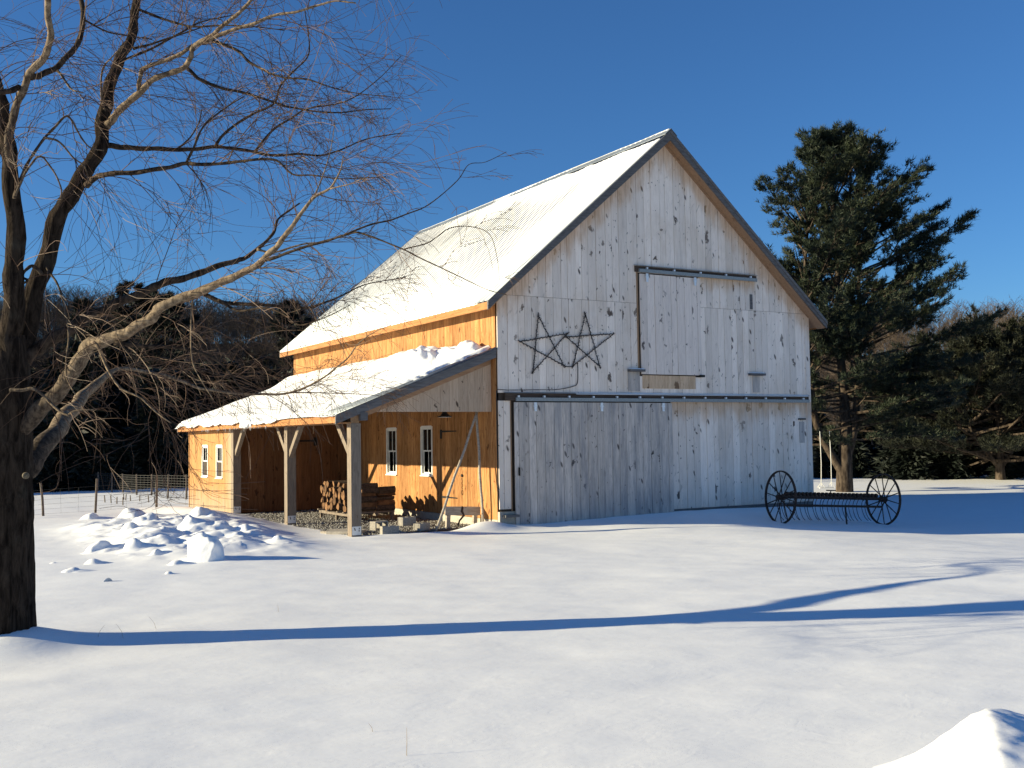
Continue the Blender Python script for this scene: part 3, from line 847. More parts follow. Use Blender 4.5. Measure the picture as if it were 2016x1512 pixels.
# posts, beam, braces
PW = .235
MB().box(LX, LX+.2, .06, BD-.1, LZE, LZE+.20).build('beam', M['beam'], lt)
MB().box(-3.49, -.03, LGY+.065, LGY+.22, 2.815, 2.98).build('tie_beam', M['soffit'], lt)
MB().box(LX+.19, LX+.36, -.06, .40, LZE+.06, LZE+.24).build('beam_end', M['grey'], lt)
PY = [(.05, .29), (4.44, 4.68), (9.42, 9.655)]
for k, (a, b) in enumerate(PY):
    ps = MB().box(LX, LX+PW, a, b, -.02, LZE-.003).build('post', M['post'], lt)
    mb = MB(); mb.box(LX+.012, LX+PW-.012, a-.006, a-.0005, .06, .25); mb.build('base_plate', M['white'], ps)
    mb = MB()
    for px, pz in ((.06, .2), (.17, .2), (.07, .17), (.165, .15)):
        mb.box(LX+px, LX+px+.018, a-.012, a-.0065, pz-.012, pz+.022)
    mb.build('bolt', M['black'], ps)
    MB().box(LX-.01, LX+PW+.01, a-.01, b+.01, -.35, -.021).build('footing', M['concrete'], ps)
    mc = (a+b)/2
    for s_ in ((1,), (-1, 1), (-1,))[k]:
        e = b if s_ > 0 else a
        MB().prism([(e+s_*.002, 1.74), (e+s_*.002, 1.92), (e+s_*.66, LZE-.004), (e+s_*.86, LZE-.004)], 'x', LX+.05, LX+.16).build('brace', M['post'], lt)
# closed bay at the far end
rm = empty('closed_bay'); rm.parent = barn
MB().box(LX+.03, LX+.1, 9.70, 14.7, .05, LZE).build('dark_backing', M['core'], rm)
RW = [(12.36, 13.02, 1.10, 2.05), (10.62, 11.28, 1.10, 2.05)]
side_boards(rm, M['pine_room'], 9.66, 14.72, -.05, LZE-.01, x=LX+.03, cuts=[w_ for h in RW for w_ in h[:2]], holes=RW, wmin=.16, wmax=.26)
for h in RW: window(barn, 'x', *h, face=LX+.03)
MB().box(LX-.02, LX+.10, 14.72, 14.80, -.05, LZE-.01).build('corner_board', M['pine_room'], rm)
iw = empty('inner_wall'); iw.parent = barn
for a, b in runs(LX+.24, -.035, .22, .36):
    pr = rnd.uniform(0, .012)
    MB().prism([(a+.003, .05), (b-.003, .05), (b-.003, lz(b)-.17), (a+.003, lz(a)-.17)], 'y', 9.60-pr, 9.64).build('board', M['pine_shaded'], iw)
MB().prism([(LX+.2, .0), (-.04, .0), (-.04, lz(0)-.2), (LX+.2, LZE)], 'y', 9.641, 9.69).build('dark_backing', M['core'], iw)
mb = MB(); mb.prism([(-1.62, 2.15), (-1.62, 2.20), (-1.14, 2.205), (-1.14, 2.145)], 'y', 9.565, 9.585); mb.box(-1.16, -1.06, 9.56, 9.586, 2.02, 2.28); mb.build('strap_hinge', M['black'], iw)
MB().box(LX+.1, -.04, 14.70, 14.75, .0, LZE+.1).build('back_wall', M['pine_shaded'], rm)

# snow on the lean-to roof
ys = np.arange(LY0+.02, LY1, RIB/7); ts = np.linspace(-.06, LLEN-.02, 90)
T, S = np.meshgrid(ts, ys, indexing='ij')
thick = .085+.05*fbm(S*.6, T*.7, 51, 3)+.05*sstep(1.2, .2, T)*sstep(4, 8, S)
slid = lambda y, t_, ry, rt, h: h*np.clip(1-((S-y)/ry)**2-((T-t_)/rt)**2, 0, 1)**.55
blob = np.maximum.reduce([slid(.75, 4.05, .38, .32, .30), slid(1.9, 3.35, .62, .42, .40), slid(1.35, 3.8, .9, .5, .22), slid(2.9, 3.6, .9, .7, .22), slid(4.6, 3.9, 1.3, .6, .16)])
blob = blob*(1+.5*fbm(S*3.5, T*3.5, 53, 4))
pile = .16*np.exp(-((T-LLEN+.1)/.5)**2)*sstep(1.2, 2.6, S)
top = thick+blob+pile+ribh(S)*.35
u_ = S-LY0+.30*fbm(S*1.6, T*1.6, 55, 3)
edge_lim = .30+.95*sstep(2.4, .3, T)                                   # bare steel strip beside the rake, wider near the eave
bare = sstep(edge_lim, edge_lim*.55, u_)*(1-np.clip(blob*9, 0, 1))
strip = .035*sstep(.35, .6, fbm(S*7, T*.9, 58, 3)+.35)
top = top*(1-bare)-(.03-strip)*bare
lip = sstep(.22, -.03, T)
top = top*(1-lip*.75)
Xs = LXE+T*LCT-top*LST; Zs = LZ0+T*LST+top*LCT
over = sstep(3.0, 4.2, S)*(.5+fbm(S*1.3, S*0+2, 59, 4))
Zs = Zs-np.clip(over, 0, 1)*.09*sstep(.05, -.06, T); Xs = Xs-np.clip(over, 0, 1)*.035*sstep(.06, -.06, T)
link('snow_cover', grid_mesh('snow_cover', Xs, S, Zs), M['roofsnow'], lt, True)
# clump of snow hanging over the eave, with a few icicles
cl = lump('hanging_snow', (LXE-.02, 6.7, LZ0-.03), .13, .55, .15, 301, 4, .5); cl.parent = lt
cl = lump('hanging_snow', (LXE-.01, 5.6, LZ0-.0), .10, .45, .09, 302, 3, .5); cl.parent = lt
mb = MB()
for k in range(34):
    y = rnd.uniform(4.2, 11.5); l = rnd.uniform(.03, .12)
    mb.tube([(LXE-.012, y, LZ0-.15), (LXE-.012, y, LZ0-.15-l*.5), (LXE-.012, y, LZ0-.15-l)], [.008, .005, .001], 5)
ti = NT('ice'); M['ice'] = ti.out((.7, .74, .78), .15, None, 0, .5)
mb.build('icicle', M['ice'], lt)['kind'] = 'stuff'

# ------------------------------------------------------------------ porch floor and what stands in it
X, Y = np.meshgrid(np.linspace(-3.7, -.03, 60), np.linspace(.3, 9.6, 120))
gb = link('gravel_floor', grid_mesh('gravel_floor', X, Y, .02+.02*fbm(X*2, Y*2, 61, 4)), M['gravel']); tag(gb, 'crushed gravel floor under the lean-to', 'gravel', kind='structure')
V = []; Fc = []
base = np.array([(1, 0, 0), (-1, 0, 0), (0, 1, 0), (0, -1, 0), (0, 0, 1), (0, 0, -1)], float)
of = np.array([(0, 2, 4), (2, 1, 4), (1, 3, 4), (3, 0, 4), (2, 0, 5), (1, 2, 5), (3, 1, 5), (0, 3, 5)])
for k in range(5200):
    x = nr.uniform(-3.66, -.08); y = nr.uniform(.35, 9.5); s_ = nr.uniform(.012, .034)
    a = nr.uniform(0, 6.28); R_ = np.array([[math.cos(a), -math.sin(a), 0], [math.sin(a), math.cos(a), 0], [0, 0, 1]])
    q = (base*(1+.35*nr.uniform(-1, 1, (6, 1))))@R_.T*np.array([s_, s_, s_*.65])+np.array([x, y, .03+.02*float(fbm(x*2, y*2, 61, 4))])
    Fc.append(of+len(V)*6); V.append(q)
o = link('gravel_stones', np_mesh('gravel_stones', np.concatenate(V), np.concatenate(Fc)), M['stone']); tag(o, 'loose grey gravel stones on the lean-to floor', 'gravel', kind='stuff')

# firewood: one pile stacked lengthwise in front, one with the split ends out
def log(p, ax, L_, r_, seed, nm='split_log'):
    """a split billet: wedge section with bark on the round side"""
    q = random.Random(seed); a0 = q.uniform(0, 6.28); span = q.choice([1.7, 2.2, 3.0, 6.2])
    sec = [] if span > 6 else [(0, 0)]
    n = 6
    for i in range(n+1 if span < 6 else n+3):
        a = a0+span*i/(n if span < 6 else n+3); rr = r_*(1+q.uniform(-.1, .1)); sec.append((rr*math.cos(a), rr*math.sin(a)))
    cxm = sum(s_[0] for s_ in sec)/len(sec); cym = sum(s_[1] for s_ in sec)/len(sec)
    sec = [(s_[0]-cxm, s_[1]-cym) for s_ in sec]
    ax = Vector(ax).normalized(); r1 = ax.cross(Vector((0, 0, 1))).normalized(); r2 = r1.cross(ax)
    mb = MB(); b = 0; P = Vector(p)
    rings = [(-.5, 1), (-.2, 1.03), (.2, .98), (.5, 1)]; k = len(sec)
    for f, s_ in rings:
        j = Vector((q.uniform(-.006, .006), q.uniform(-.006, .006), q.uniform(-.006, .006)))
        for u_, v_ in sec: mb.v.append(tuple(ax*(f*L_)+(r1*u_+r2*v_)*s_+j))
    for i in range(len(rings)-1):
        for j in range(k):
            j2 = (j+1) % k; mb.f.append((i*k+j, i*k+j2, (i+1)*k+j2, (i+1)*k+j))
    mb.f.append(tuple(reversed(range(k)))); mb.f.append(tuple(range((len(rings)-1)*k, len(rings)*k)))
    me = mb.mesh(nm); me.materials.append(M['split']); me.materials.append(M['barklog'])
    for pl in me.polygons[:(len(rings)-1)*k]:
        j = pl.index % k
        if (span < 6 and 1 <= j < k-1) or span > 6: pl.material_index = 1
    o = link(nm, me); o.location = P
    return o


logs = []
for row in range(6):                                   # lengthwise pile, seen from its side
    for col in range(2):
        for dp in range(2):
            if row == 5 and col == 1: continue
            L_ = rnd.uniform(.44, .54)
            o = log((-1.72+col*.53+rnd.uniform(-.03, .03)+.02*row, 4.02+dp*.22+rnd.uniform(-.02, .02)+row*.012, .36+row*.118), (1, rnd.uniform(-.08, .08), rnd.uniform(-.05, .05)), L_, rnd.uniform(.075, .10), 1000+len(logs))
            tag(o, 'split firewood billet lying lengthwise in the front pile under the lean-to', 'firewood', 'firewood stacked lengthwise in the front pile'); logs.append(o)
for row in range(5):                                   # rear pile with the ends towards the yard
    for col in range(8):
        zt = .37+row*.155
        if row > 3 and col % 3 == 1: continue
        o = log((-1.95+rnd.uniform(-.04, .04), 4.58+col*.215+rnd.uniform(-.05, .05)+(row % 2)*.10, zt+rnd.uniform(-.02, .02)), (1, rnd.uniform(-.15, .15), rnd.uniform(-.08, .08)), rnd.uniform(.38, .54), rnd.uniform(.095, .135), 2000+len(logs))
        tag(o, 'split firewood billet with its end facing out in the rear pile', 'firewood', 'firewood stacked with ends out in the rear pile'); logs.append(o)
rk = empty('firewood_rack'); tag(rk, 'low timber rack carrying the firewood piles under the lean-to', 'rack')
for y in (3.95, 4.3, 4.75, 5.5, 6.2):
    MB().box(-2.26, -.95, y, y+.07, .245, .285).build('slat', M['post'], rk)
for x in (-2.2, -1.5, -1.05): MB().box(x, x+.08, 3.93, 6.3, .17, .2445).build('runner', M['post'], rk)
for x in (-2.2, -1.05):
    for y in (3.95, 5.0, 6.2): MB().box(x+.01, x+.07, y, y+.06, .0, .1695).build('leg', M['post'], rk)

# concrete blocks
def cblock(p, rz, rx=0.0, hollow=True, L_=.40, label=''):
    mb = MB(); W_, H_ = .2, .2; t_ = .035
    mb.box(-L_/2, L_/2, -W_/2, -W_/2+t_, 0, H_); mb.box(-L_/2, L_/2, W_/2-t_, W_/2, 0, H_)
    for x in (-L_/2, -t_/2, L_/2-t_): mb.box(x, x+t_, -W_/2+t_, W_/2-t_, 0, H_)
    o = mb.build('concrete_block', M['cblock']); bv = o.modifiers.new('b', 'BEVEL'); bv.width = .006; bv.segments = 1
    o.location = tuple(float(k) for k in p); o.rotation_euler = (rx, 0, rz); tag(o, label, 'concrete block', 'concrete blocks at the porch edge'); return o


cblock((-2.88, .68, .20), .35, math.pi/2, label='hollow concrete block on its side, nearest the front porch post')
cblock((-2.02, .85, .14), .25, 0, label='upright concrete block in the middle of the porch edge')
cblock((-2.72, .28, .0), -.1, 0, label='low half-buried concrete block in front of the hollow one')
cblock((-1.78, .55, .0), .5, 0, label='low concrete block in front of the upright one, nearest the leaning poles')
for k, (x, y, s_) in enumerate(((-1.35, 1.35, .10), (-1.2, 1.5, .08), (-2.45, .5, .09))):
    o = lump('rubble', (x, y, .05), s_*1.5, s_, s_*.6, 400+k, 2, .5); o.data.materials.clear(); o.data.materials.append(M['cblock'])
    tag(o, ['dark lump of rubble on the gravel right of the upright block', 'small stone beside the dark rubble by the wall', 'grey stone between the concrete blocks'][k], 'stone')
mb = MB(); mb.prism([(-3.95, 1.05), (-3.42, .62), (-2.98, 1.0), (-3.1, 1.5), (-3.6, 1.62)], 'z', .02, .09); o = mb.build('flat_stone', M['concrete']); tag(o, 'pale flat stone slab lying behind the front porch post', 'stone slab')
mb = MB(); mb.beam((-3.95, 1.35, .055), (-3.30, .52, .05), .10, .06); o = mb.build('loose_plank', M['oldwood']); tag(o, 'short pale plank on the snow edge beside the front porch post', 'plank')

# leaning poles
def pole(a, b, r0_, r1_, label):
    a = Vector(a); b = Vector(b); mb = MB(); k = 9
    pts = [a.lerp(b, i/k)+Vector((math.sin(i*1.3)*.008, math.cos(i*1.7)*.008, 0)) for i in range(k+1)]
    mb.tube(pts, [r0_+(r1_-r0_)*i/k for i in range(k+1)], 8); o = mb.build('leaning_pole', M['oldwood'], smooth=True); tag(o, label, 'pole', 'poles leaning in the porch corner')


pole((-1.52, .36, -.02), (-.28, .46, 2.86), .036, .030, 'weathered pole slanting steeply from the porch edge to the gable boards')
pole((-.22, .40, .05), (-.30, .52, 2.88), .034, .034, 'nearly upright grey pole leaning close to the barn corner')
# weathered plank bench by the corner
bn = empty('plank_bench', (-.58, .85, -.04)); tag(bn, 'old grey plank with an iron strap propped against the wall behind the poles', 'plank bench')
MB().beam((-.42, .03, .47), (.48, -.08, .43), .05, .21).build('plank', M['oldwood'], bn)
for x in (-.34, .40): MB().beam((x, .06, .03), (x, .03, .36), .10, .08, (0, 1, 0)).build('leg', M['oldwood'], bn)
MB().tube([(.02, -.03, .56), (.0, -.04, .44), (.05, -.045, .34), (-.06, -.03, .22), (-.10, -.02, .10)], [.03, .035, .03, .022, .02], 7).build('iron_strap', M['rust'], bn)
# lamp under the gable
lp = empty('barn_lamp', (-1.11, .62, 2.68)); tag(lp, 'black enamel barn lamp hanging under the lean-to gable', 'lamp')
mb = MB(); mb.lathe((0, 0, 0), [(.172, 0), (.175, .012), (.15, .03), (.09, .06), (.065, .09), (.055, .13), (.0, .135)]); mb.build('shade', M['shade'], lp, True)
mb = MB(); mb.lathe((0, 0, 0), [(.0, .08), (.08, .055), (.14, .025), (.168, .001)]); mb.build('reflector', M['white'], lp, True)
MB().tube([(0, 0, .13), (0, 0, .2), (0, -.1, .24), (0, -.22, .22)], .012, 8).build('arm', M['black'], lp, True)
mb = MB(); mb.lathe((0, 0, 0), [(.0, .0), (.03, .02), (.032, .05), (.02, .08)], 12); mb.build('bulb', M['white'], lp, True)

# ------------------------------------------------------------------ stars and cord
def star(pts, seed, label):
    q = random.Random(seed); st = empty('stick_star', (pts[0][0], -.06, pts[0][1])); tag(st, label, 'star decoration', 'stick stars on the gable')
    o0 = Vector((pts[0][0], -.06, pts[0][1]))
    for i, j in ((0, 2), (2, 4), (4, 1), (1, 3), (3, 0)):
        a = Vector((pts[i][0], -.065-.012*(i % 3), pts[i][1])); b = Vector((pts[j][0], -.065-.012*(j % 3), pts[j][1]))
        d = (b-a).normalized(); a = a-d*q.uniform(.02, .07); b = b+d*q.uniform(.02, .07); n = 12
        P = [a.lerp(b, k/n)+Vector((q.uniform(-.012, .012), 0, q.uniform(-.012, .012)))-o0 for k in range(n+1)]
        mb = MB(); mb.tube(P, [.0125-.003*k/n for k in range(n+1)], 6); sk = mb.build('stick', M['stick'], st)
        # fairy lights wound round the stick
        w_ = MB(); W = []
        L_ = (b-a).length; turns = L_/.11; kk = int(turns*8)
        r_ = d.cross(Vector((0, 1, 0))).normalized()
        for k in range(kk+1):
            f = k/kk; c = a.lerp(b, f)-o0; an = 2*math.pi*turns*f
            W.append(c+r_*(math.cos(an)*.018)+Vector((0, 1, 0))*(math.sin(an)*.018))
        w_.tube(W, .006, 4)
        for k in range(int(L_/.10)):
            c = a.lerp(b, (k+.5)/int(L_/.10))-o0; e = c+r_*q.choice((-1, 1))*q.uniform(.025, .055)+d*q.uniform(-.03, .03)+Vector((0, -.015, 0))
            w_.tube([c, e], [.005, .007], 5)
        w_.build('light_string', M['cable'], sk)
    return st


star([(1.15, 5.17), (2.00, 4.75), (1.86, 3.94), (.98, 3.78), (.61, 4.50)], 1, 'left star of dark sticks wound with fairy lights on the gable')
star([(2.55, 5.26), (3.40, 4.79), (2.95, 3.94), (2.15, 3.93), (1.97, 4.66)], 2, 'right star of dark sticks wound with fairy lights on the gable')


def curve_pts(P, n=8):
    """Catmull-Rom through the points"""
    P = [np.array(p, float) for p in P]; P = [2*P[0]-P[1]]+P+[2*P[-1]-P[-2]]; out = []
    for i in range(1, len(P)-2):
        for k in range(n):
            t_ = k/n; a, b, c, d = P[i-1:i+3]
            out.append(.5*((2*b)+(c-a)*t_+(2*a-5*b+4*c-d)*t_**2+(3*b-a-3*c+d)*t_**3))
    out.append(P[-2]); return out


mb = MB(); mb.tube(curve_pts([(2.16, -.07, 3.92), (2.0, -.07, 3.915), (1.87, -.07, 3.94)]), .012, 5)
mb.tube(curve_pts([(2.30, -.05, 4.02), (2.31, -.045, 3.8), (2.28, -.045, 3.5), (2.12, -.06, 3.42), (1.8, -.10, 3.36), (1.5, -.14, 3.33), (1.1, -.17, 3.325), (.6, -.17, 3.315), (.2, -.16, 3.31), (.0, -.09, 3.32), (-.045, -.045, 3.3), (-.05, -.04, 3.1), (-.05, -.04, 1.5), (-.05, -.04, .5)]), .010, 6)
o = mb.build('power_cord', M['cable'], smooth=True); tag(o, 'black power cord from the stars along the track and down the barn corner', 'cord')

# ------------------------------------------------------------------ hay rake
rake = empty('hay_rake'); tag(rake, 'rusty two-wheeled dump hay rake standing in the barn shadow', 'hay rake')
hl = Vector(at(1536.5, 979, 27.9)); hr = Vector(at(1738.5, 983, 29.0)); ax = (hr-hl).normalized(); WR = .705
fw = Vector((-ax.y, ax.x, 0)).normalized()           # horizontal, away from the camera
if fw.dot(Vector(FWD)) < 0: fw = -fw
upv = ax.cross(fw); upv = upv if upv.z > 0 else -upv
for c in (hl, hr):
    wh = empty('wheel', c); wh.parent = rake; wh.location = c
    MB().ring((0, 0, 0), ax, WR, .055, .035, 48).build('rim', M['rust'], wh)
    mb = MB(); mb.tube([ax*-.12, ax*-.10, ax*.10, ax*.12], [.05, .075, .075, .05], 14); mb.build('hub', M['rust'], wh)
    for k in range(14):
        a = 2*math.pi*(k+.3)/14; d = fw*math.cos(a)+upv*math.sin(a); s_ = .055 if k % 2 else -.055
        MB().tube([ax*s_+d*.06, d*(WR-.03)], [.017, .013], 6).build('spoke', M['rust'], wh)
mb = MB(); mb.tube([hl+ax*-.05, hr+ax*.05], .03, 8); mb.build('axle', M['rust'], rake)
mb = MB(); mb.beam(hl+ax*.15-fw*.10-upv*.20, hr-ax*.15-fw*.10-upv*.20, .07, .06); mb.build('cross_bar', M['rust'], rake)
mb = MB(); mb.beam(hl+ax*.12+fw*.02+upv*.02, hr-ax*.12+fw*.02+upv*.02, .09, .06); mb.build('rake_beam', M['rust'], rake)
LN = (hr-hl).length
nt_ = 24
for k in range(nt_):
    c = hl+ax*(.22+(LN-.44)*k/(nt_-1))
    mb = MB(); b = c+fw*.02+upv*.095
    mb.tube([b+ax*-.032, b+ax*-.03, b+ax*.03, b+ax*.032], [.02, .058, .058, .02], 10); mb.build('coil', M['rust'], rake)
    P = [b+fw*.05, b+fw*.30-upv*.05, b+fw*.46-upv*.22, b+fw*.46-upv*.42, b+fw*.34-upv*.62, b+fw*.22-upv*.70]
    jj = ax*rnd.uniform(-.012, .012)
    P = curve_pts([p_+jj*i for i, p_ in enumerate(P)], 4)
    mb = MB(); mb.tube(P, .0085, 5); mb.build('tine', M['rust'], rake)
mb = MB(); c = hl+ax*(LN*.47); mb.tube([c+upv*.08, c+upv*.2-fw*.05], .015, 6); mb.beam(c+upv*.21-ax*.12-fw*.05, c+upv*.21+ax*.12-fw*.05, .10, .03); mb.build('seat', M['rust'], rake)
mb = MB(); c = hl+ax*(LN*.60); mb.tube([c-fw*.10-upv*.2, c-fw*.18-upv*.72], .022, 7); mb.build('prop', M['rust'], rake)
mb = MB(); c = hl+ax*(LN*.72); mb.tube([c, c-fw*.2+upv*.1, c-fw*.35-upv*.03], .016, 6); mb.build('lever', M['rust'], rake)

# ------------------------------------------------------------------ willow
willow = empty('willow_tree', (TREE[0], TREE[1], 0)); tag(willow, 'bare willow with dark furrowed trunk and arching twigs at the left edge', 'tree')
WO = np.array([TREE[0], TREE[1], 0.0])
D0 = 11.4


def T3(px, d0, d1):
    n = len(px); dd = np.interp(np.linspace(0, 1, n), np.linspace(0, 1, len(d0)), d0) if isinstance(d0, tuple) else np.linspace(d0, d1, n)
    return [at(u, v, dd[i])-WO for i, (u, v) in enumerate(px)], dd


def pxr(r): return r*D0/F_PX


# trunk with furrows and a burl
tp = curve_pts([at(-4, 1330, D0), at(-2, 1270, D0), at(2, 1150, D0), at(4, 1020, D0), at(3, 900, D0), at(6, 820, D0), at(10, 740, D0), at(16, 660, D0+.05)], 14)
tr_ = np.interp(np.linspace(0, 1, len(tp)), [0, .12, .35, .6, .75, .88, 1], [pxr(82), pxr(70), pxr(61), pxr(58), pxr(53), pxr(42), pxr(32)])
NS = 72; V = []; ang = np.arange(NS)*2*math.pi/NS
for i, (p, r_) in enumerate(zip(tp, tr_)):
    zz = p[2]
    rr = r_*(1+.10*fbm(ang*0+zz*.7, np.cos(ang)*2+3, 5, 2)+.10*fbm(np.cos(ang)*9+zz*1.1, np.sin(ang)*9-zz*.6, 71, 3)-.09*np.abs(fbm(np.cos(ang)*13+zz*1.6, np.sin(ang)*13-zz*.8, 73, 3)))
    P = np.stack([p[0]+rr*np.cos(ang), p[1]+rr*np.sin(ang), np.full(NS, zz)], 1)
    bc = at(72, 1012, D0-.05); d = np.linalg.norm(P-bc, axis=1); outw = np.stack([np.cos(ang), np.sin(ang), 0*ang], 1)
    P = P+outw*(.05*np.exp(-(d/.11)**2))[:, None]
    V.append(P-WO)
V = np.array(V); n_ = len(V)
me = grid_mesh('trunk', *[np.concatenate([V[:, :, k], V[:, :1, k]], 1) for k in range(3)])
link('trunk', me, M['trunk'], willow, True)
c = at(51, 937, D0-.315)-WO; mb = MB(); rgt = Vector(RGT); up_ = Vector(UPV); n_v = -Vector(FWD)*.9+rgt*.45; n_v.normalize()
mb.tube([Vector(c)-n_v*.05, Vector(c), Vector(c)+n_v*.004], [.036, .034, .030], 14); wnd = mb.build('pruning_scar', plain('cut_wood', (.13, .105, .07), .3, 60), willow, True)
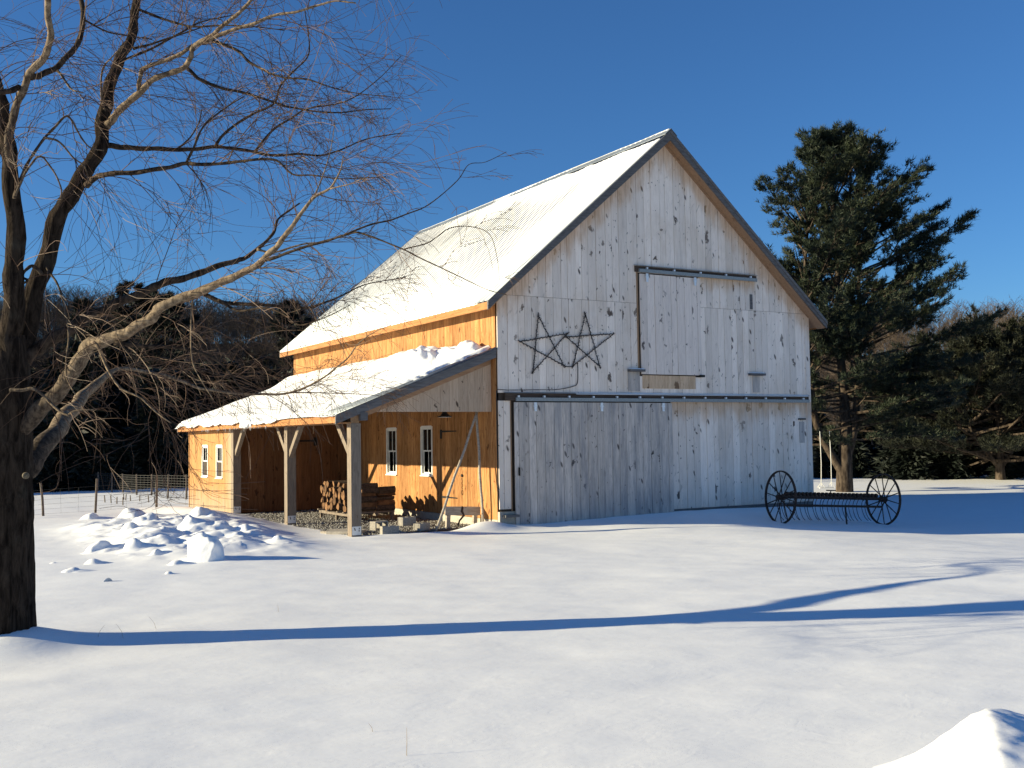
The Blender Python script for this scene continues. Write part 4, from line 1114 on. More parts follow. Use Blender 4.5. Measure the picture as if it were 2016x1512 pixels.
# traced limbs: (pixels, start/end distance, start/end radius in px, material)
LIMB = [
 ([(10, 800), (18, 700), (22, 640), (29, 540), (28, 420), (16, 300), (6, 225), (2, 190), (-20, 120)], 11.4, 11.1, 27, 9, 'trunk'),
 ([(24, 340), (17, 292), (23, 240), (42, 185), (60, 143), (88, 111), (99, 74), (95, 28), (92, -20)], 11.2, 10.6, 8.5, 6, 'limb'),
 ([(62, 152), (80, 148), (111, 132), (139, 104), (160, 69), (162, 14), (157, -20)], 10.9, 11.6, 6.5, 4.5, 'limbdark'),
 ([(37, 172), (15, 180), (-20, 186)], 10.95, 10.6, 6, 5, 'limbdark'),
 ([(18, 830), (38, 720), (51, 648), (83, 532), (116, 426), (153, 361), (194, 296), (204, 231), (213, 185), (231, 125), (255, 83), (266, 28), (270, -30)], 11.5, 12.4, 24, 7, 'trunk'),
 ([(210, 250), (218, 238), (245, 208), (278, 180), (306, 153), (352, 139), (375, 116), (380, 93), (417, 76), (454, 60), (502, 46), (539, 30), (576, 25), (622, 12), (660, 2), (700, 6)], 12.0, 11.0, 8, 1.4, 'limb'),
 ([(380, 91), (417, 69), (444, 46), (470, 26), (492, 2), (505, -25)], 11.6, 11.2, 4.5, 3, 'limb'),
 ([(273, 180), (276, 150), (284, 134), (324, 120), (352, 108), (380, 91)], 11.8, 11.6, 4.2, 3.8, 'limb'),
 ([(370, 135), (394, 157), (440, 174), (493, 186), (553, 206), (594, 215), (659, 222), (720, 216), (770, 214)], 11.6, 11.9, 4, .8, 'limbdark'),
 ([(417, 80), (463, 97), (493, 123), (530, 143), (562, 153), (608, 157), (659, 174), (712, 185), (770, 190)], 11.5, 10.9, 3.6, .7, 'limbdark'),
 ([(212, 286), (240, 290), (278, 292), (333, 294), (380, 294), (428, 289), (483, 296), (539, 306), (585, 303), (631, 306), (668, 296), (724, 273), (790, 262)], 12.0, 12.9, 6, .8, 'limbdark'),
 ([(423, 288), (446, 259), (493, 227), (539, 204), (553, 167), (585, 134), (608, 106), (606, 60), (600, 20)], 12.3, 12.1, 3.2, .9, 'limbdark'),
 ([(502, 298), (534, 259), (576, 231), (608, 213), (680, 200), (740, 160), (790, 110)], 12.4, 12.3, 2.8, .6, 'limbdark'),
 ([(170, 365), (185, 352), (208, 343), (259, 340), (324, 331), (366, 322), (407, 324), (463, 319), (497, 315), (543, 315), (576, 343), (618, 345), (670, 352), (760, 348)], 11.8, 10.7, 6.5, .8, 'limbdark'),
 ([(366, 322), (380, 294), (400, 250), (440, 215), (480, 190)], 11.5, 11.3, 3, 1.2, 'limbdark'),
 ([(345, 297), (375, 270), (392, 240), (397, 215)], 12.1, 12.0, 2.0, 1.0, 'limbdark'),
 # lower right: the long pale limb
 ([(-8, 905), (14, 872), (50, 834), (99, 788), (139, 739), (165, 696), (179, 678), (213, 669), (258, 650), (298, 625), (324, 600), (394, 574), (446, 551), (493, 530), (530, 500), (553, 475), (576, 444), (599, 412), (618, 389), (650, 370), (669, 338), (676, 306)], (11.42, 11.3, 11.1, 10.9, 10.7, 10.5, 10.3, 10.2, 10.0), 9.9, 20, .7, 'limb'),
 ([(510, 517), (548, 505), (585, 491), (650, 472), (678, 463), (706, 458), (747, 472), (794, 491), (840, 514), (900, 542), (956, 569), (997, 580)], 10.4, 9.6, 3.6, .6, 'limbdark'),
 ([(678, 463), (724, 444), (770, 433), (807, 419), (844, 403), (900, 356), (923, 324), (956, 319), (997, 299)], 10.0, 10.3, 2.2, .4, 'limbdark'),
 ([(794, 491), (844, 477), (886, 449), (932, 447), (965, 463), (979, 509), (983, 551)], 9.8, 9.5, 1.4, .4, 'limbdark'),
 ([(618, 389), (634, 350), (650, 300), (660, 240)], 10.2, 10.6, 1.8, .6, 'limb'),
 ([(650, 372), (690, 362), (720, 352), (735, 372)], 10.1, 9.9, 1.6, .5, 'limb'),
 ([(20, 740), (50, 705), (83, 681), (139, 648), (185, 620), (241, 593), (296, 569), (324, 556), (370, 546), (417, 528), (463, 514), (479, 509), (506, 491), (539, 458), (548, 431), (590, 400)], 11.5, 12.6, 15, 1.4, 'limbdark'),
 ([(506, 491), (539, 497), (594, 481), (631, 477), (668, 468), (720, 470)], 12.3, 12.4, 2.6, .6, 'limb'),
 ([(-6, 985), (20, 950), (62, 912), (106, 852), (138, 811), (164, 780), (206, 742), (238, 726), (304, 735), (354, 749), (389, 763), (436, 771), (478, 776), (521, 776), (568, 774), (621, 753), (657, 728), (686, 703), (706, 676), (735, 655), (770, 640)], (11.45, 11.7, 13.0, 14.0, 14.9, 15.4, 15.6, 15.6, 15.4, 15.2, 15.0), 15.0, (23, 22, 20, 17.5, 14.5, 11.5, 6.5, 3.6, 3.1, 2.8, 2.6, 2.4, 2.3, 2.4, 2.1, 1.9, 1.7, 1.4, 1.1, .8, .6), .6, 'limb'),
 ([(568, 773), (610, 773), (657, 774), (728, 777)], 15.3, 15.0, 1.6, .6, 'limbdark'),
 ([(225, 676), (291, 682), (354, 685), (407, 699), (443, 724), (478, 771)], 10.9, 11.3, 5, 1.4, 'limbdark'),
 ([(225, 732), (251, 721), (317, 705), (370, 719), (420, 735), (470, 742), (520, 730)], 15.1, 16.4, 3.4, 1.0, 'limbdark'),
 ([(390, 575), (443, 596), (496, 599), (550, 603), (604, 606), (639, 596), (675, 581), (720, 560), (800, 545)], 10.8, 11.0, 5, .7, 'limbdark'),
 ([(430, 590), (470, 612), (520, 606), (560, 620), (590, 640), (640, 625), (690, 600)], 10.8, 10.2, 3, .7, 'limbdark'),
 ([(176, 674), (188, 676), (198, 694), (213, 729), (238, 764), (278, 784), (303, 808), (337, 833)], 10.9, 10.5, 4, 1.2, 'limb'),
 ([(20, 768), (45, 768), (69, 766), (99, 793), (118, 810), (136, 819)], 11.05, 10.9, 4, 2.2, 'limb'),
 ([(136, 816), (150, 808), (184, 806)], 10.9, 10.9, 2.2, 1.0, 'limb'),
 ([(384, 571), (378, 600), (376, 639), (378, 708), (397, 750), (420, 787)], 10.8, 10.7, 2.0, .8, 'limb'),
 ([(84, 515), (100, 540), (116, 565), (127, 610), (135, 660), (130, 713), (132, 745), (148, 777)], 11.7, 10.9, 2.6, 1.2, 'limb'),
 ([(28, 390), (40, 352), (60, 312), (83, 278), (108, 250), (130, 229), (142, 238), (153, 259), (176, 290), (204, 296)], 11.1, 11.8, 3.6, 1.4, 'limb'),
 ([(86, 272), (104, 274), (120, 282), (144, 310), (167, 329), (176, 361)], 11.2, 11.6, 2.6, 1.2, 'limb'),
 ([(30, 385), (44, 352), (62, 322), (78, 308), (92, 318), (111, 347), (120, 370), (120, 394)], 11.0, 11.2, 2.6, 1.4, 'limb'),
 ([(82, 540), (66, 524), (52, 530), (44, 545), (54, 552), (40, 560), (30, 566)], 11.6, 11.2, 4, 2.0, 'limb'),
 ([(112, 138), (124, 152), (140, 175), (164, 183)], 11.2, 11.0, 3, 1.2, 'limb'),
 ([(228, 132), (240, 120), (300, 95), (360, 62), (400, 42), (460, 30)], 12.3, 12.9, 3.5, 1.0, 'limbdark'),
 ([(262, 96), (300, 86), (360, 66), (410, 50)], 12.4, 12.5, 3.0, 1.0, 'limbdark'),
 ([(265, 16), (330, 40), (380, 52), (440, 50), (500, 52), (560, 60)], 12.4, 12.0, 3, .8, 'limbdark'),
 ([(160, 36), (210, 62), (250, 70), (300, 78)], 11.5, 11.9, 2.2, .9, 'limbdark'),
 ([(208, 222), (200, 198), (199, 165), (202, 135), (215, 118), (232, 100)], 12.0, 11.8, 2.4, 1.2, 'limb'),
 # limbs beyond the left edge and towards the back, unseen but casting their shade
 ([(-8, 820), (-60, 700), (-130, 560), (-190, 400), (-240, 200), (-260, 0)], 11.4, 12.6, 22, 5, 'limbdark'),
 ([(-10, 880), (-90, 800), (-200, 720), (-330, 660)], 11.3, 10.6, 18, 4, 'limbdark'),
 ([(2, 300), (-40, 180), (-60, 40), (-70, -160), (-60, -320)], 11.2, 11.6, 8, 2, 'limbdark'),
 ([(94, 0), (90, -120), (110, -260)], 10.6, 10.6, 6.5, 2, 'limb'),
 ([(270, -20), (276, -150), (300, -300)], 12.4, 12.6, 7.5, 2, 'limbdark'),
 ([(500, -20), (540, -80), (600, -130)], 11.2, 11.2, 3, 1, 'limb'),
]
TW = MB(); n_tw = [0]
CR, CU, CF = [Vector(k) for k in (RGT, UPV, FWD)]


def twig(p, d, L_, r0_, lvl, droop):
    n = 7 if lvl < 2 else 5; pts = [p]; d = d.normalized(); sway = d.cross(Vector((rnd.gauss(0, 1), rnd.gauss(0, 1), rnd.gauss(0, 1))))*rnd.uniform(.05, .24); P = p
    dirs = [d]
    for i in range(n):
        d = (d+sway*(1 if i > 0 else .4)+Vector((rnd.gauss(0, .06), rnd.gauss(0, .06), rnd.gauss(0, .06)))+Vector((0, 0, -droop*(.4+i/n)))).normalized()
        if rnd.random() < .10: sway = sway*-.7
        if P.z < 1.75 and d.z < 0: d = Vector((d.x, d.y, d.z*.25)).normalized()
        P = P+d*(L_/n); pts.append(P); dirs.append(d)
    TW.tube(pts, [max(.0020, r0_*(1-.7*i/n)) for i in range(n+1)], 3 if lvl > 0 else 4, cap=False); n_tw[0] += 1
    if lvl >= 3: return
    kids = (7, rnd.choice((2, 3, 4)), rnd.choice((0, 0, 1, 1)))[lvl]
    for c in range(kids):
        f = rnd.uniform(.12, .92); i = min(n-1, int(f*n)); b = pts[i].lerp(pts[i+1], f*n-i); dd = dirs[i]
        side = dd.cross(Vector((rnd.gauss(0, 1), rnd.gauss(0, 1), rnd.gauss(0, 1)))).normalized()
        nd = dd*1.0+side*rnd.uniform(.3, .95)
        twig(b, nd, L_*rnd.uniform(.40, .95), max(.0020, r0_*.62), lvl+1, droop*rnd.uniform(.3, 1.6)+.02)


for px, d0, d1, ra, rb, mt in LIMB:
    P, dd_ = T3(px, d0, d1); P = curve_pts(P, 5); n = len(P); dep = np.interp(np.linspace(0, 1, n), np.linspace(0, 1, len(dd_)), dd_)
    prof_r = np.interp(np.linspace(0, 1, n), np.linspace(0, 1, len(ra)), ra) if isinstance(ra, tuple) else [ra+(rb-ra)*(i/(n-1))**.8 for i in range(n)]
    rad = [max(.003, prof_r[i]*dep[i]/F_PX) for i in range(n)]
    ra = max(prof_r)
    # gnarl
    P = [p+np.array([.16*rad[i]*math.sin(i*.9+px[0][0]), .16*rad[i]*math.cos(i*.7), .14*rad[i]*math.sin(i*1.1)]) for i, p in enumerate(P)]
    rad = [r_*(1+.07*math.sin(i*1.7+px[0][1])+.05*rnd.uniform(-1, 1)) for i, r_ in enumerate(rad)]
    MB().tube(P, rad, 12 if ra > 5 else 7).build('limb', M[mt], willow, True)
    Ls = [0.0]
    for i in range(1, n): Ls.append(Ls[-1]+float(np.linalg.norm(P[i]-P[i-1])))
    tot = Ls[-1]; inframe = max(u for u, v in px) > 0
    dens = 4.8 if inframe else 1.4
    vis = [k for k in range(n) if rad[k] < pxr(12)]
    if not vis: continue
    if px[-1][0] > 900: dens = 1.7
    s0 = Ls[vis[0]]
    for k in range(int((tot-s0)*dens)+2):
        s_ = s0+(tot-s0)*rnd.uniform(0.02, 1); i = min(n-2, max(0, int(np.searchsorted(Ls, s_))-1))
        f = (s_-Ls[i])/max(1e-6, Ls[i+1]-Ls[i]); b = Vector(P[i]*(1-f)+P[i+1]*f); dd = Vector(P[i+1]-P[i]).normalized()
        low = b.z < 3.3
        side = dd.cross(Vector((rnd.gauss(0, 1), rnd.gauss(0, 1), rnd.gauss(0, 1)))).normalized()
        nd = dd*rnd.uniform(.3, .9)+side*rnd.uniform(.5, 1.0)+CR*.18+Vector((0, 0, -.05 if low else .15))
        rr = rad[i]; L_ = rnd.uniform(.5, 1.45)*(1.0 if rr > pxr(1.2) else .6)*(.62 if px[-1][0] > 760 else .85 if px[-1][0] > 640 else 1)
        twig(b, nd, L_, min(rr*.55, rnd.uniform(.0042, .0070)), 1 if rnd.random() < .80 else 0, rnd.uniform(.0, .10)+(.07 if low else .02))
tw = TW.build('twigs', M['twig'], willow); tw['kind'] = 'stuff'
print('twigs', n_tw[0], len(TW.f))

# ------------------------------------------------------------------ evergreens
def blades(C, D, L_, W_, k, spread, seed):
    """k needle blades (one triangle each) at every centre C along direction D"""
    r_ = np.random.RandomState(seed); n = len(C); C = np.repeat(C, k, 0); D = np.repeat(D, k, 0)
    d = D+spread*r_.normal(size=(n*k, 3)); d /= np.linalg.norm(d, axis=1)[:, None]
    s_ = np.cross(d, r_.normal(size=(n*k, 3))); s_ /= np.linalg.norm(s_, axis=1)[:, None]
    l = L_*(.6+.8*r_.rand(n*k, 1)); b = C+.25*L_*r_.normal(size=(n*k, 3))*.5
    V = np.stack([b-s_*W_/2, b+s_*W_/2, b+d*l], 1).reshape(-1, 3)
    return V, np.arange(len(V)).reshape(-1, 3)


def white_pine(name, base, H_, stems, prof, nb, seed, mat, label, low=.12, tuft=(.24, .034, 8)):
    """prof(fraction of height) -> bough length; boughs rise at the top and level out below"""
    q = random.Random(seed); r_ = np.random.RandomState(seed)
    tree = empty(name, base); tag(tree, label, 'tree')
    st = []
    for P, R0, R1 in stems:
        P = curve_pts(P, 6); n = len(P); MB().tube(P, [R0+(R1-R0)*i/(n-1) for i in range(n)], 10).build('trunk', M['pinebark'], tree, True); st.append((P, R0, R1))
    bg = MB(); C = []; D = []
    for i in range(nb):
        f = low+(1-low)*((i+q.random())/nb)**.84; z = f*H_
        cand = [s_ for s_ in st if s_[0][0][2]-.1 <= z <= s_[0][-1][2]+.1] or [st[0]]
        P, R0, R1 = q.choice(cand); j = min(range(len(P)), key=lambda a: abs(P[a][2]-z)); p = np.array(P[j]); p[2] = z
        az = q.uniform(0, 6.28); L_ = prof(f, az)*q.uniform(.42, 1.14); el = math.radians(-6+60*f**1.35+q.gauss(0, 8))
        h = np.array([math.cos(az), math.sin(az), 0]); pts = [p]; n = 7; d = el-.05
        for k in range(n):
            d += (.05 if f < .6 else .02)+q.gauss(0, .05)
            h2 = h*math.cos(d)+np.array([0, 0, math.sin(d)]); pts.append(pts[-1]+h2*L_/n)
        bg.tube(pts, [max(.012, .016*L_*(1-k/(n+.5))) for k in range(n+1)], 4, cap=False)
        nbr = int(5+L_*5.5); lat = np.array([-h[1], h[0], 0])
        for b in range(nbr):
            s_ = q.uniform(.30, 1.0)**.8; k = min(n-1, int(s_*n)); o_ = pts[k]+(pts[k+1]-pts[k])*(s_*n-k)
            bl = (.25+.75*(1-s_))*L_*.33+.25
            sd_ = q.choice((-1, 1)); dr_ = h*q.uniform(.5, 1.0)+lat*sd_*q.uniform(.2, .9)+np.array([0, 0, q.uniform(.05, .45)]); dr_ /= np.linalg.norm(dr_)
            if bl > .5: bg.tube([o_, o_+dr_*bl*.9], [.010, .005], 3, cap=False)
            for t_ in range(int(2+bl*6)):
                g = q.uniform(.25, 1.0); C.append(o_+dr_*bl*g+np.array([q.gauss(0, .05), q.gauss(0, .05), q.gauss(.03, .05)])); D.append(dr_*.8+np.array([0, 0, .55]))
    bo = bg.build('boughs', M['pinebark'], tree)
    V, Fc = blades(np.array(C), np.array(D), tuft[0], tuft[1], tuft[2], .62, seed)
    link('crown', np_mesh('crown', V, Fc), mat, tree)
    print(name, 'tufts', len(C), 'tris', len(Fc))
    return tree


PB = np.array([24.8, 11.9]); pbz = float(gz(PB[0], PB[1]))-.05
RA = math.atan2(_r0[1], _r0[0])          # the direction that is "right" in the photograph


def prof_big(f, az):
    r_ = math.cos(az-RA)                 # 1 on the right-hand side
    a = np.interp(f, [.10, .25, .40, .52, .62, .72, .84, .93, 1.0], [4.6, 5.6, 6.2, 6.0, 5.0, 4.3, 3.0, 1.7, .6])
    b = np.interp(f, [.10, .25, .40, .52, .62, .72, .84, .93, 1.0], [4.6, 4.6, 4.4, 4.0, 3.8, 3.7, 2.7, 1.7, .6])
    return b+(a-b)*(.5+.5*r_)


white_pine('white_pine', (PB[0], PB[1], pbz), 16.2,
           [([(0, 0, -.2), (.05, 0, 1.0), (.15, 0, 2.0), (.25, .05, 4.0), (.10, .1, 7), (.0, 0, 11), (-.35, 0, 16.4)], .42, .05),
            ([(.1, 0, 1.3), (.5, -.25, 3.0), (.75, -.4, 6), (.8, -.5, 10), (.5, -.4, 14)], .22, .04),
            ([(-.05, 0, .9), (-.55, .3, 1.9), (-1.05, .6, 3.2), (-1.2, .7, 6), (-1.25, .8, 10), (-.9, .6, 13.6)], .22, .04)],
           prof_big, 285, 5, M['needle'], 'tall white pine with several stems right of the barn, highest tree in view', .13, (.22, .034, 8))
P2 = onz(1970, 946, -.62); p2z = float(gz(P2[0], P2[1]))
white_pine('white_pine', (P2[0], P2[1], p2z-.05), 7.3,
           [([(0, 0, -.2), (0, 0, .9), (.1, 0, 2.5), (0, .1, 5), (.1, 0, 7.2)], .30, .05), ([(0, 0, .7), (-.8, .4, 1.8), (-1.5, .8, 3.2), (-1.8, 1, 6)], .16, .04), ([(0, 0, .7), (.9, -.3, 1.9), (1.6, -.6, 3.4), (1.8, -.8, 6)], .16, .04)],
           lambda f, az: float(np.interp(f, [.1, .3, .5, .7, .85, 1], [6.2, 7.0, 6.4, 5.2, 3.2, .8])), 210, 8, M['needle2'], 'broad lower pine with forked trunk at the right edge of the field', .14, (.26, .042, 8))


def spruce_arrays(base, H_, R_, seed, k=1, dens=1.0):
    r_ = np.random.RandomState(seed); n = int(H_*36*dens)
    f = r_.rand(n)**.75; z = .04*H_+f*H_*.96; az = r_.rand(n)*6.283
    rad = R_*(1-f)**.85*(.55+.5*r_.rand(n)); ins = .25+.75*r_.rand(n)
    C = np.stack([rad*ins*np.cos(az), rad*ins*np.sin(az), z-.22*rad*ins], 1)+np.array(base)
    D = np.stack([np.cos(az), np.sin(az), -.25+.0*az], 1)
    return blades(C, D, .42+.03*H_, .16+.012*H_, 5, .5, seed+1)


def bare_arrays(base, H_, seed, nbr=26):
    """a leafless tree: trunk, boughs and twigs as crossed tapering slivers"""
    r_ = np.random.RandomState(seed); base = np.array(base, float); w0 = .006*H_+.012
    lean = np.array([r_.normal(0, .04), r_.normal(0, .04), 1])
    f = .25+.72*r_.rand(nbr); p = base+lean*H_*f[:, None]; az = r_.rand(nbr)*6.28
    d = np.stack([np.cos(az), np.sin(az), .7+.9*r_.rand(nbr)], 1); d /= np.linalg.norm(d, axis=1)[:, None]
    L_ = (H_*(.16+.26*(1-f)))[:, None]
    g = .3+.6*r_.rand(nbr*3, 1); P3 = np.repeat(p, 3, 0); D3 = np.repeat(d, 3, 0); L3 = np.repeat(L_, 3, 0)
    p2 = P3+D3*L3*g; d2 = D3+r_.normal(0, .5, (nbr*3, 3)); d2[:, 2] = np.abs(d2[:, 2]); d2 /= np.linalg.norm(d2, axis=1)[:, None]
    A = np.concatenate([base[None], p, p2]); B = np.concatenate([(base+lean*H_)[None], p+d*L_, p2+d2*L3*.5])
    W = np.concatenate([[w0], np.full(nbr, w0*.42), np.full(nbr*3, w0*.30)])[:, None]
    D = B-A; s1 = np.cross(D, r_.normal(size=D.shape)); s1 = s1/np.linalg.norm(s1, axis=1)[:, None]*W
    s2 = np.cross(D, s1); s2 = s2/np.linalg.norm(s2, axis=1)[:, None]*W
    V = np.concatenate([np.stack([A-s1, A+s1, B], 1), np.stack([A-s2, A+s2, B], 1)]).reshape(-1, 3)
    return V, np.arange(len(V)).reshape(-1, 3)


def join(parts):
    vs_ = []; fs = []; n = 0
    for V, Fc in parts: vs_.append(V); fs.append(Fc+n); n += len(V)
    return np.concatenate(vs_), np.concatenate(fs)


def polar(u, dist):
    """ground point at a distance, in the direction of a picture column"""
    d = FWD+RGT*(u-1008)/F_PX; d = np.array([d[0], d[1]]); d /= np.linalg.norm(d)
    return CAM[:2]+d*dist


def hillz(x, y):
    r_ = np.hypot(x-CAM[0], y-CAM[1]); az = np.arctan2(x-CAM[0], y-CAM[1])
    h = 20.5*sstep(78, 215, r_)+5*sstep(215, 420, r_)*0
    h = h*(1+.06*fbm(az*4.5, r_*0.0+1, 91, 3)+.05*fbm(x*.012, y*.012, 92, 3)+.12*sstep(.75, .2, az)-.02-.12*sstep(.70, .90, az))+1.2*fbm(x*.05, y*.05, 93, 3)*sstep(85, 130, r_)
    return h*sstep(420, 300, r_)**.5-1.2


az = np.linspace(YAW-1.15, YAW+1.15, 150); rr = np.concatenate([np.linspace(70, 240, 60), np.linspace(250, 420, 14)])
A, Rr = np.meshgrid(az, rr); X = CAM[0]+Rr*np.sin(A); Y = CAM[1]+Rr*np.cos(A)
o = link('hill', grid_mesh('hill', X, Y, hillz(X, Y)), M['hillground'], smooth=True); tag(o, 'low wooded hill behind the field', 'hill', kind='structure')

# bare hardwoods on the hill
parts = []
for k in range(3900):
    u = nr.uniform(-480, 760) if k % 9 < 5 else nr.uniform(1450, 2500) if k % 9 < 8 else nr.uniform(760, 1450)
    r_ = 84+(232-84)*nr.rand()**.62; p = polar(u, r_); z = float(hillz(p[0], p[1]))
    parts.append(bare_arrays((p[0], p[1], z-.2), nr.uniform(6.0, 9.5), 3000+k, 24 if r_ > 140 else 26))
V, Fc = join(parts)
o = link('hillside_woods', np_mesh('hillside_woods', V, Fc), M['bare']); tag(o, 'leafless grey-brown hardwood forest on the hillside', 'woods', kind='stuff')
# dark evergreen edge of the field
parts = []; bare_parts = []
for k in range(230):
    u = nr.uniform(-700, 2700)
    if 800 < u < 1450: continue
    left = u < 1000; d = nr.uniform(55, 82) if left else nr.uniform(70, 92)
    p = polar(u, d); z = min(float(gz(p[0], p[1])), 0)-.2+max(0, float(hillz(p[0], p[1]))*(d > 78))
    H_ = nr.uniform(5.0, 8.2) if left else nr.uniform(3.0, 5.6)
    parts.append(spruce_arrays((p[0], p[1], z), H_, H_*.30, 6000+k, dens=1.3))
for k in range(170):                                   # low growth that closes the foot of the thicket
    u = nr.uniform(-600, 700) if k < 110 else nr.uniform(1480, 2600); d = nr.uniform(54, 57.5) if u < 1000 else nr.uniform(66, 72); p = polar(u, d); H_ = nr.uniform(1.3, 3.2)
    parts.append(spruce_arrays((p[0], p[1], float(gz(p[0], p[1]))-.3), H_, H_*.62, 7000+k, dens=2.0))
for k in range(110):
    u = nr.uniform(-500, 2500); left = u < 1000; d = nr.uniform(57, 72) if left else nr.uniform(68, 84)
    if 760 < u < 1480: continue
    p = polar(u, d); bare_parts.append(bare_arrays((p[0], p[1], float(gz(p[0], p[1]))-.2), nr.uniform(6, 9.5) if left else nr.uniform(4, 7), 8000+k, 34))
V, Fc = join(parts); o = link('evergreen_thicket', np_mesh('evergreen_thicket', V, Fc), M['spruce']); tag(o, 'dark evergreen thicket along the far edge of the field', 'woods', kind='stuff')
V, Fc = join(bare_parts); o = link('edge_brush', np_mesh('edge_brush', V, Fc), M['brush']); tag(o, 'bare brush and saplings in front of the dark thicket', 'woods', kind='stuff')


def single_spruce(u, vbase, vtop, d, R_, label, seed, z=None):
    p = at(u, vbase, d); zt = at(u, vtop, d)[2]; zb = float(gz(p[0], p[1])) if z is None else z; H_ = zt-zb
    tr = empty('spruce_tree', (p[0], p[1], zb)); tag(tr, label, 'tree', 'spruces standing out from the woods')
    MB().tube([(0, 0, -.3), (0, 0, H_*.5), (0, 0, H_*.97)], [.03*H_**.9, .018*H_, .01], 7).build('trunk', M['pinebark'], tr)
    V, Fc = spruce_arrays((0, 0, 0), H_, R_, seed, dens=2.6)
    link('crown', np_mesh('crown', V, Fc), M['spruce'], tr)


for u, vt, d, R_, sd, lab in ((168, 598, 92, 2.6, 41, 'ragged evergreen on the skyline nearest the willow trunk'), (258, 566, 88, 3.4, 42, 'tallest evergreen on the left skyline behind the lower willow limb'),
                              (325, 585, 86, 2.8, 43, 'evergreen on the skyline just right of the tallest left one'), (572, 600, 95, 2.6, 44, 'evergreen on the skyline beside the far eave of the barn roof')):
    p = at(u, 800, d); zt = at(u, vt, d)[2]; zb = .5; H_ = zt-zb
    white_pine('skyline_pine', (p[0], p[1], zb), H_, [([(0, 0, -.3), (.1, 0, H_*.5), (0, .1, H_*.98)], .2, .03)],
               lambda f, az, R_=R_: float(np.interp(f, [.1, .4, .7, .9, 1], [R_*1.2, R_*1.15, R_, R_*.55, .3])), 70, sd, M['spruce'], lab, .15, (.42, .085, 7))
single_spruce(1832, 945, 858, 66, 1.45, 'dark rounded young spruce at the field edge between the two pines', 9105)
single_spruce(1905, 945, 898, 68, 1.7, 'low dark spruce at the field edge left of the forked pine', 9106)
single_spruce(1722, 945, 882, 68, 1.6, 'low dark spruce behind the rake right of the tall pine trunk', 9107)

# ------------------------------------------------------------------ swing
sg = at(1627, 960, 45.5); sgz = float(gz(sg[0], sg[1])); swg = empty('rope_swing', (sg[0], sg[1], sgz)); tag(swg, 'white rope swing hanging from the tall pine behind the barn corner', 'swing')
h2 = Vector((_r0[0], _r0[1], 0))
for s_ in (-.22, .22):
    MB().tube([h2*s_+Vector((0, 0, .38)), h2*(s_*.96)+Vector((.03, 0, 1.4)), h2*(s_*.95)+Vector((.05, .05, 2.75))], .016, 5).build('rope', M['rope'], swg)
    MB().tube([h2*s_+Vector((-.1, .12, .33)), h2*s_+Vector((0, 0, .55)), h2*s_+Vector((.1, -.12, .33))], .013, 5).build('rope', M['rope'], swg)
MB().beam(h2*-.30+Vector((0, 0, .32)), h2*.30+Vector((0, 0, .32)), .2, .035).build('seat', M['rope'], swg)

# ------------------------------------------------------------------ fences
def fence(name, posts, label, wires, vert, wr, top):
    fn = empty(name); tag(fn, label, 'fence')
    Ps = []
    for u, vb, vt, lean in posts:
        p = onz(u, vb, 0.0); zb = float(gz(p[0], p[1])); d = float((p-CAM)@FWD); H_ = (vb-vt)*d/F_PX
        q = Vector((p[0], p[1], zb)); e = q+Vector((lean*H_*_r0[0], lean*H_*_r0[1], H_)); Ps.append((q, e))
        MB().tube([q-Vector((0, 0, .3)), q.lerp(e, .5)+Vector((.01, .01, 0)), e], [.040, .036, .033], 8).build('post', M['fpost'], fn)
    mb = MB()
    for (a, b), (c, d_) in zip(Ps[:-1], Ps[1:]):
        for k in range(wires):
            f = .06+.88*top*k/(wires-1); mb.tube([a.lerp(b, f), c.lerp(d_, f)], wr, 3, cap=False)
        L_ = (c-a).length; n = int(L_/vert)
        for k in range(1, n): mb.tube([a.lerp(c, k/n).lerp(b.lerp(d_, k/n), .05), a.lerp(c, k/n).lerp(b.lerp(d_, k/n), .94*top)], wr, 3, cap=False)
    mb.build('wire_mesh', M['wire'], fn)['kind'] = 'stuff'


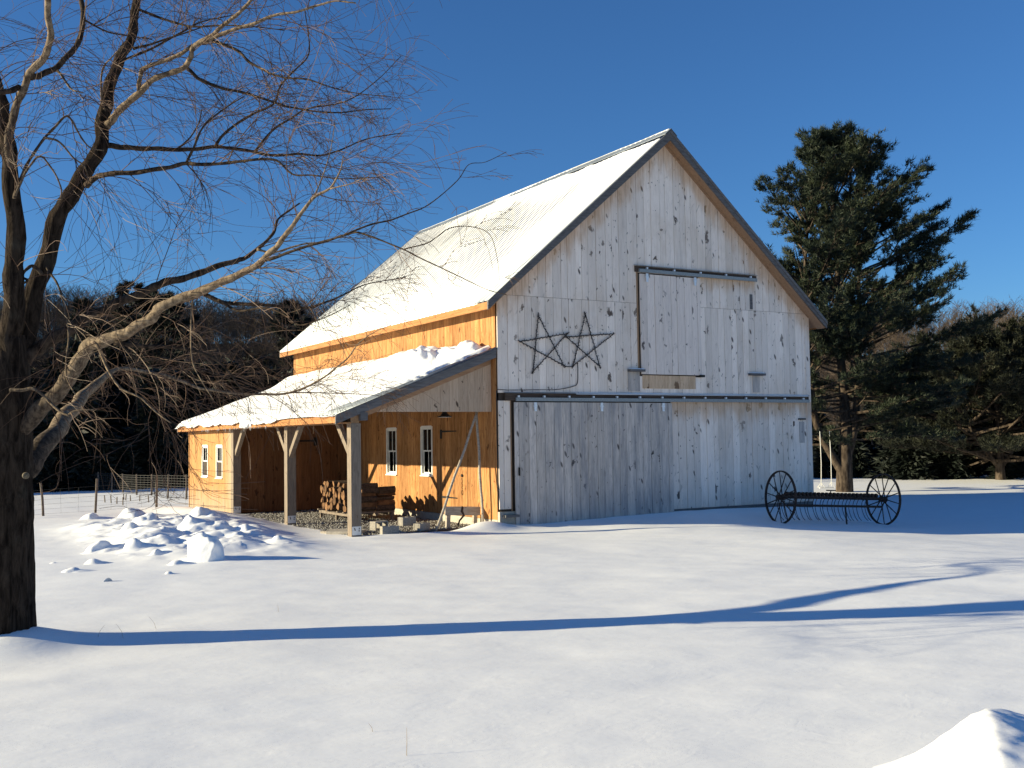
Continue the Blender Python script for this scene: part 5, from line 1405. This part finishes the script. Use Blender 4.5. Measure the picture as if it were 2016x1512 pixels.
fence('garden_fence', [(40, 964, 938, 0), (143, 964, 930, .03), (167, 964, 929, 0), (193, 967, 930, 0), (220, 969, 931, 0), (242, 970, 932, -.02), (269, 974, 933, 0), (298, 975, 933, .02), (330, 980, 933, .04), (367, 982, 934, 0), (420, 985, 936, 0)],
      'tall dark wire fence on posts in front of the woods', 9, .22, .0055, 1.0)
fence('garden_fence', [(30, 1020, 955, 0), (86, 1015, 950, -.1), (187, 1008, 941, .05), (308, 1001, 938, 0), (420, 994, 936, 0)], 'near wire fence on three weathered posts beyond the snow heap', 6, .5, .0028, .82)
for k, (u, vb, vt) in enumerate(((207, 988, 976), (219, 989, 977), (230, 991, 980), (242, 994, 981), (244, 983, 974), (247, 984, 975), (257, 985, 977), (275, 986, 976), (293, 988, 977), (305, 990, 980))):
    p = onz(u, vb, 0.0); d = float((p-CAM)@FWD); zb = float(gz(p[0], p[1])); H_ = (vt-vb)*-d/F_PX; l = rnd.uniform(-.15, .15)
    mb = MB(); mb.tube([(0, 0, -.1), (l*H_*.5, 0, H_*.5), (l*H_, 0, H_+.05)], [.022, .020, .018], 6); o = mb.build('garden_stake', M['stake']); o.location = (p[0], p[1], zb)
    tag(o, 'short garden stake in the snow between the fences, %s from the left' % ('first', 'second', 'third', 'fourth', 'fifth', 'sixth', 'seventh', 'eighth', 'ninth', 'tenth')[k], 'stake', 'garden stakes in the snow')

# a few dry stalks through the snow
for k, (u, v, l) in enumerate(((245, 1262, .16), (190, 1265, .12), (310, 1240, .15), (548, 1205, .10), (800, 1490, .18), (735, 1440, .06))):
    p = onz(u, v, .0); zb = float(gz(p[0], p[1])); mb = MB(); b = rnd.uniform(-.1, .1)
    mb.tube([(0, 0, -.05), (b*.4, .0, l*.5), (b, .02, l)], [.0022, .0018, .001], 4); o = mb.build('grass_stalk', M['grass']); o.location = (p[0], p[1], zb)
    tag(o, ['dry grass stalk just above the trunk shadow, second right of the willow', 'dry grass stalk just above the trunk shadow, nearest the willow', 'dry grass stalk just above the trunk shadow, third right of the willow', 'dry grass stalk on open snow below the porch post, above the trunk shadow', 'tall bent grass stalk at the bottom edge of the snow', 'tiny grass tip in the near snow below the trunk shadow'][k], 'grass stalk', 'dry stalks in the snow')
